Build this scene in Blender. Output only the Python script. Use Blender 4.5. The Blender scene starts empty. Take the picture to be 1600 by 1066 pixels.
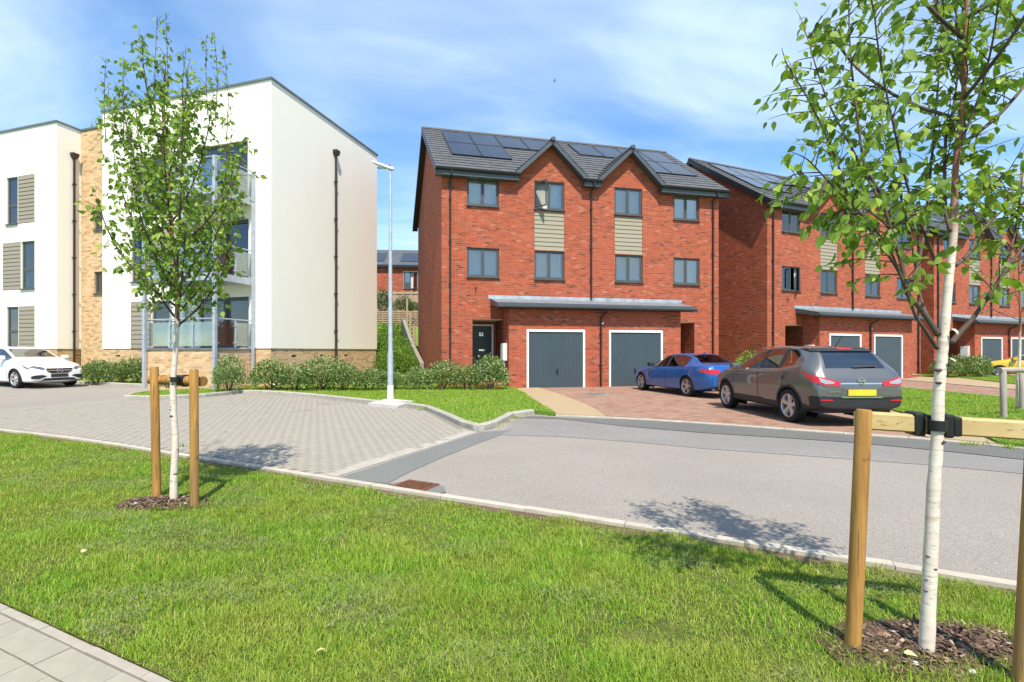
import bpy, bmesh, math, random
import numpy as np
from mathutils import Vector, Matrix
from mathutils.bvhtree import BVHTree

random.seed(7); RNG = np.random.default_rng(7)
S = bpy.context.scene
COL = S.collection

# ------------------------------------------------------------------ camera
cam_d = bpy.data.cameras.new('camera'); cam = bpy.data.objects.new('camera', cam_d); COL.objects.link(cam)
cam.location = (0, 0, 1.5); cam.rotation_euler = (math.radians(90), 0, 0)
cam_d.sensor_fit = 'HORIZONTAL'; cam_d.sensor_width = 36.0; cam_d.lens = 789 / 1600 * 36
cam_d.shift_x = 42 / 1600; cam_d.shift_y = 16 / 1600
cam_d.clip_start = 0.05; cam_d.clip_end = 3000
S.camera = cam
# ------------------------------------------------------------------ light
SUN_EL = math.radians(57); SUN_AZ = math.radians(171)      # azimuth clockwise from +Y
to_sun = Vector((math.sin(SUN_AZ) * math.cos(SUN_EL), math.cos(SUN_AZ) * math.cos(SUN_EL), math.sin(SUN_EL)))
W = bpy.data.worlds.new('World'); S.world = W; W.use_nodes = True
wn = W.node_tree.nodes; wl = W.node_tree.links
wbg = wn['Background']
sky = wn.new('ShaderNodeTexSky'); sky.sky_type = 'NISHITA'; sky.sun_disc = False
sky.sun_elevation = SUN_EL; sky.sun_rotation = SUN_AZ
sky.air_density = 0.8; sky.dust_density = 0.0; sky.ozone_density = 2.0; sky.altitude = 50
wbg.inputs['Strength'].default_value = 0.15
tc = wn.new('ShaderNodeTexCoord'); sep = wn.new('ShaderNodeSeparateXYZ'); wl.new(tc.outputs['Generated'], sep.inputs[0])
def wmath(op, a, b=None, clamp=False):
    n = wn.new('ShaderNodeMath'); n.operation = op; n.use_clamp = clamp
    for i, v in enumerate((a, b)):
        if v is None: continue
        if isinstance(v, (int, float)): n.inputs[i].default_value = v
        else: wl.new(v, n.inputs[i])
    return n.outputs[0]
zz = wmath('ADD', wmath('MAXIMUM', sep.outputs[2], 0.0), 0.22)
cmb = wn.new('ShaderNodeCombineXYZ'); wl.new(wmath('DIVIDE', sep.outputs[0], zz), cmb.inputs[0]); wl.new(wmath('DIVIDE', sep.outputs[1], zz), cmb.inputs[1])
def cloud(scale, rotz, sx, sy, lo, hi, det=7.0, dist=0.6, off=(0, 0, 0)):
    mp = wn.new('ShaderNodeMapping'); wl.new(cmb.outputs[0], mp.inputs[0])
    mp.inputs['Rotation'].default_value = (0, 0, math.radians(rotz)); mp.inputs['Scale'].default_value = (sx, sy, 1); mp.inputs['Location'].default_value = off
    nz = wn.new('ShaderNodeTexNoise'); wl.new(mp.outputs[0], nz.inputs['Vector'])
    nz.inputs['Scale'].default_value = scale; nz.inputs['Detail'].default_value = det; nz.inputs['Roughness'].default_value = 0.55; nz.inputs['Distortion'].default_value = dist
    mr = wn.new('ShaderNodeMapRange'); mr.interpolation_type = 'SMOOTHSTEP'
    wl.new(nz.outputs['Fac'], mr.inputs['Value']); mr.inputs['From Min'].default_value = lo; mr.inputs['From Max'].default_value = hi
    return mr.outputs[0]
c1 = cloud(1.0, 25, 0.75, 1.6, 0.36, 0.82, 6.0, 0.9)
c2 = cloud(0.8, -20, 0.8, 1.4, 0.34, 0.78, 4.0, 1.0, (3.1, 1.7, 0))
cl = wmath('MULTIPLY', wmath('ADD', wmath('ADD', wmath('MULTIPLY', c1, 0.66), wmath('MULTIPLY', c2, 0.46)), 0.17), 1.0, True)
cmix = wn.new('ShaderNodeMix'); cmix.data_type = 'RGBA'
hsv = wn.new('ShaderNodeHueSaturation'); hsv.inputs['Saturation'].default_value = 1.32; hsv.inputs['Value'].default_value = 1.12; wl.new(sky.outputs[0], hsv.inputs['Color'])
wl.new(cl, cmix.inputs['Factor']); wl.new(hsv.outputs[0], cmix.inputs['A']); cmix.inputs['B'].default_value = (3.45, 4.35, 5.2, 1)
wl.new(cmix.outputs['Result'], wbg.inputs['Color'])
sun_d = bpy.data.lights.new('sun', 'SUN'); sun = bpy.data.objects.new('sun', sun_d); COL.objects.link(sun)
sun_d.energy = 4.4; sun_d.angle = math.radians(0.53); sun_d.color = (1.0, 0.925, 0.80)
sun.rotation_euler = to_sun.to_track_quat('Z', 'Y').to_euler(); sun.location = (0, -20, 40)
# ------------------------------------------------------------------ exposure
S.view_settings.view_transform = 'Standard'; S.view_settings.look = 'None'
S.view_settings.exposure = 0.74; S.view_settings.gamma = 1.0; S.view_settings.use_curve_mapping = False
S.render.engine = 'CYCLES'
S.cycles.max_bounces = 8; S.cycles.transparent_max_bounces = 12; S.cycles.use_denoising = True
S.cycles.sample_clamp_indirect = 8.0

# ------------------------------------------------------------------ measuring helpers
FPX, CXP, CYP, EYE = 789.0, 758.0, 549.0, 1.5
def G(x, y=0.0):
    """height of the road surface: it climbs gently towards the flats"""
    d = max(0.0, -x - 4.0); return 0.024 * d * d / (d + 1.2)
def gp(px, py, dz=0.0):
    """sight line through a measured image point down to the ground"""
    h = dz; X = Z = 0
    for _ in range(30):
        Z = FPX * (EYE - h) / (py - CYP); X = (px - CXP) / FPX * Z; h = 0.5 * h + 0.5 * (G(X, Z) + dz)
    return (X, Z)
def at(px, py, Z):
    return Vector(((px - CXP) / FPX * Z, Z, EYE + (CYP - py) / FPX * Z))

# ------------------------------------------------------------------ object helpers
def link(o, parent=None):
    COL.objects.link(o)
    if parent is not None: o.parent = parent
    return o
def tag(o, label=None, cat=None, group=None, kind=None):
    for k, v in (('label', label), ('category', cat), ('group', group), ('kind', kind)):
        if v: o[k] = v
    return o
def thing(name, label, cat, loc=(0, 0, 0), rz=0.0, group=None):
    o = bpy.data.objects.new(name, None); o.empty_display_size = 0.2; link(o)
    o.location = loc; o.rotation_euler = (0, 0, rz); return tag(o, label, cat, group)
class MB:
    def __init__(s): s.v = []; s.f = []; s.m = []
    def add(s, vs, fs, mi=0):
        b = len(s.v); s.v += [tuple(v) for v in vs]; s.f += [tuple(b + i for i in f) for f in fs]; s.m += [mi] * len(fs); return s
    def quad(s, a, b, c, d, mi=0): return s.add([a, b, c, d], [(0, 1, 2, 3)], mi)
    def box(s, x0, x1, y0, y1, z0, z1, mi=0, M=None):
        vs = [(x, y, z) for z in (z0, z1) for y in (y0, y1) for x in (x0, x1)]
        if M is not None: vs = [M @ Vector(v) for v in vs]
        return s.add(vs, [(0, 2, 3, 1), (4, 5, 7, 6), (0, 1, 5, 4), (2, 6, 7, 3), (0, 4, 6, 2), (1, 3, 7, 5)], mi)
    def prism(s, poly, fn, a0, a1, mi=0):
        """poly of 2-d points, fn(u, v, a) -> xyz, extruded a0..a1"""
        n = len(poly); vs = [fn(u, v, a0) for u, v in poly] + [fn(u, v, a1) for u, v in poly]
        fs = [tuple(range(n))[::-1], tuple(range(n, 2 * n))] + [(i, (i + 1) % n, n + (i + 1) % n, n + i) for i in range(n)]
        return s.add(vs, fs, mi)
    def tube(s, pts, rad, seg=8, mi=0, cap=True):
        pts = [Vector(p) for p in pts]; n = len(pts)
        if isinstance(rad, (int, float)): rad = [rad] * n
        up = Vector((0, 0, 1)); vs = []
        t0 = (pts[1] - pts[0]).normalized(); a = t0.cross(up if abs(t0.z) < 0.9 else Vector((1, 0, 0))).normalized()
        for i, p in enumerate(pts):
            t = (pts[min(i + 1, n - 1)] - pts[max(i - 1, 0)]).normalized()
            a = (a - t * a.dot(t)).normalized(); b = t.cross(a)
            for k in range(seg):
                an = 2 * math.pi * k / seg; vs.append(p + (a * math.cos(an) + b * math.sin(an)) * rad[i])
        fs = [(i * seg + k, i * seg + (k + 1) % seg, (i + 1) * seg + (k + 1) % seg, (i + 1) * seg + k) for i in range(n - 1) for k in range(seg)]
        if cap: fs += [tuple(range(seg))[::-1], tuple(range((n - 1) * seg, n * seg))]
        return s.add(vs, fs, mi)
    def lathe(s, prof, fn, seg=24, mi=0, close=False):
        """prof of (r, h); fn(r*cos, r*sin, h) -> xyz"""
        n = len(prof); vs = [fn(r * math.cos(2 * math.pi * k / seg), r * math.sin(2 * math.pi * k / seg), h) for r, h in prof for k in range(seg)]
        rng = range(n if close else n - 1)
        fs = [(i * seg + k, i * seg + (k + 1) % seg, ((i + 1) % n) * seg + (k + 1) % seg, ((i + 1) % n) * seg + k) for i in rng for k in range(seg)]
        return s.add(vs, fs, mi)
    def mesh(s, name, mats):
        me = bpy.data.meshes.new(name); me.from_pydata(s.v, [], s.f)
        for m in (mats if isinstance(mats, (list, tuple)) else [mats]): me.materials.append(m)
        me.polygons.foreach_set('material_index', s.m); me.update(); return me
    def obj(s, name, mats, parent=None, smooth=False, bevel=0.0, loc=None, recalc=True):
        me = s.mesh(name, mats)
        if recalc or bevel:
            bm = bmesh.new(); bm.from_mesh(me)
            if bevel:
                bmesh.ops.remove_doubles(bm, verts=bm.verts, dist=1e-5)
                bmesh.ops.bevel(bm, geom=list(bm.edges), offset=bevel, segments=2, affect='EDGES', clamp_overlap=True, profile=0.6)
            if recalc: bmesh.ops.recalc_face_normals(bm, faces=bm.faces)
            bm.to_mesh(me); bm.free()
        if smooth:
            me.polygons.foreach_set('use_smooth', [True] * len(me.polygons))
            if smooth != 'all': me.set_sharp_from_angle(angle=math.radians(38))
        o = bpy.data.objects.new(name, me); link(o, parent)
        if loc is not None: o.location = loc
        return o
def arrays_mesh(name, V, F, mats, smooth=False, mi=None):
    """V (n,3) float, F (m,k) int"""
    me = bpy.data.meshes.new(name); k = F.shape[1]
    me.vertices.add(len(V)); me.vertices.foreach_set('co', V.astype(np.float32).ravel())
    me.loops.add(F.size); me.loops.foreach_set('vertex_index', F.astype(np.int32).ravel())
    me.polygons.add(len(F)); me.polygons.foreach_set('loop_start', np.arange(0, F.size, k, dtype=np.int32))
    for m in (mats if isinstance(mats, (list, tuple)) else [mats]): me.materials.append(m)
    if mi is not None: me.polygons.foreach_set('material_index', mi.astype(np.int32))
    if smooth: me.polygons.foreach_set('use_smooth', np.ones(len(F), dtype=bool))
    me.update(calc_edges=True); me.validate(); return me
def text_mesh(txt, size, depth, mat):
    cu = bpy.data.curves.new('lettering', 'FONT'); cu.body = txt; cu.size = size; cu.extrude = depth; cu.align_x = 'CENTER'; cu.align_y = 'CENTER'
    t = bpy.data.objects.new('lettering', cu); COL.objects.link(t)
    dg = bpy.context.evaluated_depsgraph_get(); me = bpy.data.meshes.new_from_object(t.evaluated_get(dg))
    bpy.data.objects.remove(t); me.materials.clear(); me.materials.append(mat); return me
def sheet(name, poly, mat, dz=0.0, step=0.8, zf=None, parent=None, kind='structure', noise=0.0):
    """a ground surface of the given outline, draped on G"""
    bm = bmesh.new(); vs = [bm.verts.new((x, y, 0)) for x, y in poly]; bm.faces.new(vs)
    bmesh.ops.triangulate(bm, faces=bm.faces[:])
    xs = [p[0] for p in poly]; ys = [p[1] for p in poly]
    for ax, lo, hi in ((0, max(min(xs), -32), min(max(xs), 40)), (1, max(min(ys), -3), min(max(ys), 40))):
        c = math.floor(lo / step) * step + step
        while c < hi:
            co = (c, 0, 0) if ax == 0 else (0, c, 0); no = (1, 0, 0) if ax == 0 else (0, 1, 0)
            bmesh.ops.bisect_plane(bm, geom=bm.verts[:] + bm.edges[:] + bm.faces[:], plane_co=co, plane_no=no, dist=1e-5); c += step
    for v in bm.verts: v.co.z = (zf or G)(v.co.x, v.co.y) + dz + (random.uniform(-noise, noise) if noise else 0)
    top_n = None
    bmesh.ops.recalc_face_normals(bm, faces=bm.faces)
    if sum(f.normal.z for f in bm.faces) < 0: bmesh.ops.reverse_faces(bm, faces=bm.faces)
    if dz > 0.02:
        r = bmesh.ops.extrude_edge_only(bm, edges=[e for e in bm.edges if e.is_boundary])
        for v in [g for g in r['geom'] if isinstance(g, bmesh.types.BMVert)]: v.co.z -= dz + 0.12
    me = bpy.data.meshes.new(name); bm.to_mesh(me); bm.free(); me.materials.append(mat)
    o = bpy.data.objects.new(name, me); link(o, parent)
    if kind and parent is None: o['kind'] = kind
    return o
def inside(poly, P):
    x, y = P[:, 0], P[:, 1]; c = np.zeros(len(P), bool); n = len(poly)
    for i in range(n):
        x0, y0 = poly[i]; x1, y1 = poly[(i + 1) % n]
        k = (y0 > y) != (y1 > y)
        c ^= k & (x < (x1 - x0) * (y - y0) / ((y1 - y0) or 1e-9) + x0)
    return c
# ------------------------------------------------------------------ materials
class NT:
    def __init__(s, name):
        s.m = bpy.data.materials.new(name); s.m.use_nodes = True; s.t = s.m.node_tree; s.n = s.t.nodes; s.l = s.t.links
        s.b = s.n['Principled BSDF']; s.out = s.n['Material Output']; s._tc = None
    def tc(s, k='Object'):
        if s._tc is None: s._tc = s.n.new('ShaderNodeTexCoord')
        return s._tc.outputs[k]
    def put(s, sock, v):
        if isinstance(v, bpy.types.NodeSocket): s.l.new(v, sock)
        elif isinstance(v, (tuple, list)) and sock.type == 'RGBA' and len(v) == 3: sock.default_value = (*v, 1)
        else: sock.default_value = v
    def node(s, t, **kw):
        n = s.n.new(t)
        for k, v in kw.items():
            if k.startswith('_'): setattr(n, k[1:], v)
            else: s.put(n.inputs[k], v)
        return n
    def math(s, op, a, b=0.0, clamp=False):
        n = s.n.new('ShaderNodeMath'); n.operation = op; n.use_clamp = clamp; s.put(n.inputs[0], a); s.put(n.inputs[1], b); return n.outputs[0]
    def noise(s, vec, scale, detail=4.0, rough=0.55, dist=0.0):
        n = s.node('ShaderNodeTexNoise', Scale=scale, Detail=detail, Roughness=rough, Distortion=dist); s.l.new(vec, n.inputs['Vector']); return n.outputs['Fac']
    def ramp(s, fac, stops, interp='LINEAR'):
        n = s.n.new('ShaderNodeValToRGB'); n.color_ramp.interpolation = interp; e = n.color_ramp.elements
        while len(e) < len(stops): e.new(0.5)
        for el, (p, c) in zip(e, stops): el.position = p; el.color = (*c, 1) if len(c) == 3 else c
        s.l.new(fac, n.inputs[0]); return n.outputs['Color']
    def mix(s, fac, a, b, mode='MIX'):
        n = s.n.new('ShaderNodeMix'); n.data_type = 'RGBA'; n.blend_type = mode
        s.put(n.inputs['Factor'], fac); s.put(n.inputs['A'], a); s.put(n.inputs['B'], b); return n.outputs['Result']
    def rng(s, v, a, b, c=0.0, d=1.0):
        n = s.n.new('ShaderNodeMapRange'); s.put(n.inputs['Value'], v)
        for k, x in zip(('From Min', 'From Max', 'To Min', 'To Max'), (a, b, c, d)): n.inputs[k].default_value = x
        return n.outputs[0]
    def mapping(s, vec, scale=(1, 1, 1), rot=(0, 0, 0), loc=(0, 0, 0)):
        n = s.n.new('ShaderNodeMapping'); s.l.new(vec, n.inputs[0]); n.inputs['Scale'].default_value = scale; n.inputs['Rotation'].default_value = rot; n.inputs['Location'].default_value = loc; return n.outputs[0]
    def bump(s, h, strength=0.5, dist=0.01, normal=None):
        n = s.node('ShaderNodeBump', Strength=strength, Distance=dist); s.l.new(h, n.inputs['Height'])
        if normal is not None: s.l.new(normal, n.inputs['Normal'])
        s.l.new(n.outputs[0], s.b.inputs['Normal']); return n.outputs[0]
    def set(s, **kw):
        for k, v in kw.items(): s.put(s.b.inputs[k.replace('_', ' ')], v)
        return s
def plain(name, col, rough=0.6, metal=0.0, spec=0.5, var=0.0, vs=3.0, bump=0.0, bs=40.0, coat=0.0, island=0.0):
    t = NT(name); c = col
    if var:
        f = t.noise(t.tc(), vs, 5.0, 0.6)
        c = t.mix(t.rng(f, 0.3, 0.7), tuple(x * (1 - var) for x in col), tuple(min(1, x * (1 + var)) for x in col))
    if island:
        g = t.node('ShaderNodeNewGeometry'); c = t.mix(t.rng(g.outputs['Random Per Island'], 0, 1, 0, island), c, (0.02, 0.02, 0.02))
    t.set(Base_Color=c, Roughness=rough, Metallic=metal, Specular_IOR_Level=spec, Coat_Weight=coat)
    if bump: t.bump(t.noise(t.tc(), bs, 6.0, 0.6), bump, 0.01)
    return t.m
def brick_mat(name, stops, mortar, bw=0.232, bh=0.0775, joint=0.010, tone=0.25, bumpk=0.6, streak=0.0):
    """coursed brickwork; runs along x on faces that look along y and along y on the others"""
    t = NT(name); s = t.n.new('ShaderNodeSeparateXYZ'); t.l.new(t.tc('Object'), s.inputs[0])
    ns = t.n.new('ShaderNodeSeparateXYZ'); t.l.new(t.tc('Normal'), ns.inputs[0])
    side = t.math('GREATER_THAN', t.math('ABSOLUTE', ns.outputs[0]), 0.7)
    u = t.math('ADD', t.math('MULTIPLY', s.outputs[0], t.math('SUBTRACT', 1.0, side)), t.math('MULTIPLY', s.outputs[1], side))
    cb = t.n.new('ShaderNodeCombineXYZ'); t.l.new(u, cb.inputs[0]); t.l.new(s.outputs[2], cb.inputs[1])
    b = t.node('ShaderNodeTexBrick', _offset=0.5, _squash=1.0, Color1=(0, 0, 0), Color2=(1, 1, 1), Mortar=(0, 0, 0))
    b.inputs['Scale'].default_value = 1.0; b.inputs['Mortar Size'].default_value = joint / 2; b.inputs['Mortar Smooth'].default_value = 0.15; b.inputs['Bias'].default_value = 0.0
    b.inputs['Brick Width'].default_value = bw; b.inputs['Row Height'].default_value = bh; t.l.new(cb.outputs[0], b.inputs['Vector'])
    c = t.ramp(b.outputs['Color'], stops)
    big = t.noise(cb.outputs[0], 0.9, 4.0, 0.6); c = t.mix(t.rng(big, 0.35, 0.68, 0, tone), c, t.mix(1.0, c, (0.62, 0.55, 0.55), 'MULTIPLY'))
    fine = t.noise(t.tc(), 38.0, 4.0, 0.65); c = t.mix(t.rng(fine, 0.35, 0.7, 0, 0.35), c, t.mix(1.0, c, (0.6, 0.55, 0.5), 'MULTIPLY'))
    eff = t.noise(t.mapping(cb.outputs[0], (1.0, 2.2, 1)), 2.6, 6.0, 0.7); c = t.mix(t.rng(eff, 0.58, 0.80, 0, 0.20), c, (0.54, 0.33, 0.25))
    c = t.mix(b.outputs['Fac'], c, mortar)
    t.set(Base_Color=c, Roughness=0.9, Specular_IOR_Level=0.25)
    h = t.math('ADD', t.math('MULTIPLY', t.math('SUBTRACT', 1.0, b.outputs['Fac']), 1.0), t.math('MULTIPLY', fine, 0.5))
    h = t.math('ADD', h, t.math('MULTIPLY', b.outputs['Color'], 0.2))
    t.bump(h, bumpk, 0.012); return t.m
M_ = {}
M_['brick'] = brick_mat('red_brick', [(0.0, (0.13, 0.05, 0.038)), (0.03, (0.20, 0.06, 0.04)), (0.06, (0.29, 0.066, 0.034)), (0.4, (0.385, 0.081, 0.037)), (0.8, (0.43, 0.096, 0.045)), (0.95, (0.45, 0.110, 0.058)), (1.0, (0.48, 0.18, 0.115))], (0.39, 0.22, 0.155), bw=0.222, bh=0.0745, joint=0.010)
M_['buff'] = brick_mat('buff_brick', [(0.0, (0.42, 0.24, 0.12)), (0.3, (0.58, 0.37, 0.19)), (0.7, (0.66, 0.44, 0.24)), (1.0, (0.70, 0.50, 0.30))], (0.62, 0.50, 0.36), joint=0.012, tone=0.15)
def render_mat(name, col):
    t = NT(name); f = t.noise(t.mapping(t.tc(), (0.5, 0.5, 0.12)), 1.6, 6.0, 0.65); g = t.noise(t.tc(), 160.0, 3.0, 0.6)
    c = t.mix(t.rng(f, 0.42, 0.75, 0, 0.22), col, tuple(x * k for x, k in zip(col, (0.86, 0.84, 0.80))))
    w = t.noise(t.mapping(t.tc(), (3.0, 3.0, 0.10)), 3.0, 4.0, 0.6); c = t.mix(t.rng(w, 0.6, 0.8, 0, 0.10), c, (0.55, 0.52, 0.46))
    t.set(Base_Color=c, Roughness=0.92, Specular_IOR_Level=0.2); t.bump(g, 0.35, 0.004); return t.m
M_['render'] = render_mat('white_render', (0.87, 0.815, 0.73))
M_['dark_metal'] = plain('anthracite_metal', (0.055, 0.065, 0.072), 0.42, 0.0, 0.5, 0.15, 2.0)
M_['fascia'] = plain('dark_fascia', (0.065, 0.080, 0.090), 0.4, 0.0, 0.5, 0.12, 2.0)
M_['black_pvc'] = plain('black_pvc', (0.016, 0.015, 0.016), 0.38, 0.0, 0.5, 0.2, 4.0)
M_['brown_pipe'] = plain('dark_brown_pipe', (0.030, 0.017, 0.014), 0.4)
M_['frame'] = plain('grey_window_frame', (0.066, 0.069, 0.069), 0.42, 0.0, 0.5, 0.1, 2.0)
M_['white_paint'] = plain('white_paint', (0.80, 0.80, 0.78), 0.45, 0, 0.5, 0.05, 3.0)
M_['galv'] = plain('galvanised_steel', (0.42, 0.46, 0.50), 0.48, 0.35, 0.5, 0.14, 6.0, 0.05, 60)
M_['coping'] = plain('grey_coping', (0.16, 0.18, 0.20), 0.45, 0.3, 0.5, 0.1, 2.0)
M_['lead'] = plain('lead_flashing', (0.30, 0.33, 0.36), 0.55, 0.25, 0.5, 0.35, 2.4, 0.25, 14)
M_['sheet_roof'] = plain('grey_sheet_roof', (0.17, 0.19, 0.21), 0.5, 0.1, 0.5, 0.25, 3.0, 0.1, 20)
def board_mat(name, col):
    t = NT(name); f = t.noise(t.mapping(t.tc(), (1.0, 8.0, 30.0)), 3.0, 5.0, 0.6); g = t.node('ShaderNodeNewGeometry')
    o = t.node('ShaderNodeObjectInfo'); c = t.mix(t.rng(f, 0.3, 0.7), tuple(x * 0.9 for x in col), tuple(x * 1.08 for x in col))
    c = t.mix(t.rng(o.outputs['Random'], 0, 1, 0, 0.16), c, tuple(x * 0.75 for x in col))
    t.set(Base_Color=c, Roughness=0.7, Specular_IOR_Level=0.3); t.bump(f, 0.25, 0.004); return t.m
M_['clad_green'] = board_mat('sage_board', (0.305, 0.272, 0.20))
M_['clad_taupe'] = board_mat('taupe_board', (0.285, 0.245, 0.195))
def tile_mat():
    t = NT('grey_roof_tile'); s = t.n.new('ShaderNodeSeparateXYZ'); t.l.new(t.tc(), s.inputs[0])
    g = t.node('ShaderNodeNewGeometry'); f = t.noise(t.tc(), 2.2, 6.0, 0.7); f2 = t.noise(t.tc(), 45.0, 4.0, 0.6)
    c = t.ramp(g.outputs['Random Per Island'], [(0, (0.076, 0.080, 0.088)), (1, (0.096, 0.099, 0.106))])
    c = t.mix(t.rng(f, 0.45, 0.72, 0, 0.4), c, (0.15, 0.15, 0.15)); c = t.mix(t.rng(f2, 0.5, 0.75, 0, 0.3), c, (0.05, 0.05, 0.055))
    t.set(Base_Color=c, Roughness=0.8, Specular_IOR_Level=0.35); t.bump(f2, 0.25, 0.004); return t.m
M_['tile'] = tile_mat()
def solar_mat():
    t = NT('solar_cells'); s = t.n.new('ShaderNodeSeparateXYZ'); t.l.new(t.tc(), s.inputs[0])
    ln = t.math('LESS_THAN', t.math('PINGPONG', s.outputs[0], 0.08), 0.003); ln2 = t.math('LESS_THAN', t.math('PINGPONG', s.outputs[1], 0.08), 0.003)
    c = t.mix(t.math('MAXIMUM', ln, ln2), (0.012, 0.013, 0.022), (0.03, 0.032, 0.042)); f = t.noise(t.tc(), 1.5, 5, 0.6)
    c = t.mix(t.rng(f, 0.4, 0.8, 0, 0.35), c, (0.07, 0.07, 0.08))
    t.set(Base_Color=c, Roughness=0.14, Specular_IOR_Level=0.65); return t.m
M_['solar'] = solar_mat()
def glass_mat(name, tint, refl=0.10, rough=0.02, dens=1.5):
    t = NT(name); t.n.remove(t.b); tr = t.node('ShaderNodeBsdfTransparent', Color=tint); gl = t.node('ShaderNodeBsdfGlossy', Color=(0.92, 0.91, 0.88), Roughness=rough)
    fr = t.node('ShaderNodeFresnel', IOR=1.52); mx = t.n.new('ShaderNodeMixShader'); t.l.new(t.math('ADD', t.math('MULTIPLY', fr.outputs[0], dens), refl, True), mx.inputs[0])
    bn = t.node('ShaderNodeBump', Strength=0.08, Distance=0.01); t.l.new(t.noise(t.tc(), 2.0, 2.0), bn.inputs['Height']); t.l.new(bn.outputs[0], gl.inputs['Normal'])
    t.l.new(tr.outputs[0], mx.inputs[1]); t.l.new(gl.outputs[0], mx.inputs[2]); t.l.new(mx.outputs[0], t.out.inputs[0]); return t.m
M_['glass'] = glass_mat('window_glass', (0.93, 0.96, 0.97), 0.06)
M_['glass_clear'] = glass_mat('balustrade_glass', (0.90, 0.95, 0.945), 0.01, dens=0.7)
M_['car_glass'] = glass_mat('car_glass', (0.42, 0.48, 0.48), 0.13)
M_['net'] = plain('net_curtain', (0.60, 0.575, 0.53), 0.9, 0, 0.1, 0.10, 1.5)
M_['curtain'] = plain('pale_curtain', (0.62, 0.62, 0.60), 0.9, 0, 0.1, 0.08, 6)
def blind_mat():
    t = NT('slatted_blind'); s = t.n.new('ShaderNodeSeparateXYZ'); t.l.new(t.tc(), s.inputs[0])
    k = t.math('PINGPONG', s.outputs[2], 0.03); c = t.mix(t.rng(k, 0, 0.03), (0.33, 0.325, 0.31), (0.56, 0.55, 0.53)); t.set(Base_Color=c, Roughness=0.7); return t.m
M_['blind'] = blind_mat()
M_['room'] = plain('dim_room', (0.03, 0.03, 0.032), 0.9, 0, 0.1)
M_['garage'] = plain('slate_blue_garage_door', (0.050, 0.074, 0.088), 0.5, 0, 0.4, 0.08, 1.2)
M_['front_door'] = plain('dark_green_grey_door', (0.040, 0.047, 0.043), 0.45, 0, 0.5, 0.1, 2)
M_['plastic_box'] = plain('grey_white_plastic', (0.62, 0.62, 0.58), 0.5, 0, 0.4, 0.08, 4)
M_['chrome'] = plain('chrome', (0.75, 0.75, 0.76), 0.16, 1.0)
M_['rubber'] = plain('tyre_rubber', (0.012, 0.012, 0.013), 0.75, 0, 0.3, 0.2, 8)
M_['strap'] = plain('black_rubber_strap', (0.012, 0.012, 0.013), 0.55, 0, 0.4, 0.2, 10)
def tarmac(name, a, b, speck, big=0.35):
    t = NT(name); n1 = t.noise(t.tc(), 110.0, 3.0, 0.7); n2 = t.noise(t.tc(), 0.55, 5.0, 0.6); v = t.node('ShaderNodeTexVoronoi', Scale=110.0); t.l.new(t.tc(), v.inputs['Vector'])
    c = t.mix(t.rng(n1, 0.32, 0.68), a, b); r = t.n.new('ShaderNodeSeparateColor'); t.l.new(v.outputs['Color'], r.inputs[0])
    c = t.mix(t.math('MULTIPLY', t.math('GREATER_THAN', r.outputs[0], 0.88), 0.5), c, speck); c = t.mix(t.math('MULTIPLY', t.math('LESS_THAN', r.outputs[1], 0.08), 0.5), c, tuple(x * 0.45 for x in a))
    n3 = t.noise(t.tc(), 3.5, 6.0, 0.7); c = t.mix(t.rng(n2, 0.35, 0.72, 0, big), c, tuple(x * 0.72 for x in a)); c = t.mix(t.rng(n3, 0.55, 0.8, 0, 0.25), c, tuple(x * 0.8 for x in b))
    t.set(Base_Color=c, Roughness=0.93, Specular_IOR_Level=0.25); t.bump(t.math('ADD', n1, v.outputs['Distance']), 0.8, 0.006); return t.m
M_['tarmac'] = tarmac('pale_road_tarmac', (0.245, 0.217, 0.187), (0.335, 0.299, 0.262), (0.46, 0.42, 0.375), 0.30)
M_['tarmac_new'] = tarmac('dark_patch_tarmac', (0.110, 0.108, 0.102), (0.182, 0.178, 0.168), (0.28, 0.27, 0.25), 0.35)
M_['tarmac_mid'] = tarmac('mid_patch_tarmac', (0.19, 0.178, 0.166), (0.29, 0.274, 0.257), (0.40, 0.38, 0.35), 0.35)
M_['tarmac_smooth'] = tarmac('smooth_patch_tarmac', (0.155, 0.156, 0.146), (0.205, 0.206, 0.196), (0.25, 0.25, 0.24), 0.3)
def concrete(name, col, var=0.2, moss=0.0):
    t = NT(name); n1 = t.noise(t.tc(), 6.0, 6.0, 0.7); n2 = t.noise(t.tc(), 120.0, 3.0, 0.6); o = t.node('ShaderNodeObjectInfo')
    c = t.mix(t.rng(n1, 0.3, 0.72), tuple(x * (1 - var) for x in col), tuple(x * (1 + var * 0.6) for x in col)); c = t.mix(t.rng(o.outputs['Random'], 0, 1, 0, 0.3), c, tuple(x * 0.72 for x in col))
    c = t.mix(t.rng(n2, 0.55, 0.75, 0, 0.35), c, tuple(x * 0.5 for x in col))
    if moss: c = t.mix(t.rng(t.noise(t.tc(), 2.3, 6, 0.7), 0.5, 0.75, 0, moss), c, (0.16, 0.15, 0.09))
    t.set(Base_Color=c, Roughness=0.9, Specular_IOR_Level=0.25); t.bump(n2, 0.4, 0.004); return t.m
M_['kerb'] = concrete('pale_concrete_kerb', (0.40, 0.37, 0.315), 0.22, 0.35)
M_['edging'] = concrete('sandy_concrete_edging', (0.47, 0.42, 0.345), 0.2, 0.3)
M_['path_edging'] = concrete('pinkish_edging', (0.36, 0.325, 0.27), 0.2, 0.2)
M_['setting'] = concrete('concrete_channel', (0.39, 0.36, 0.31), 0.18)
M_['flag'] = concrete('grey_green_flag', (0.325, 0.298, 0.238), 0.14)
M_['pad'] = concrete('concrete_pad', (0.55, 0.53, 0.49), 0.12)
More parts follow.
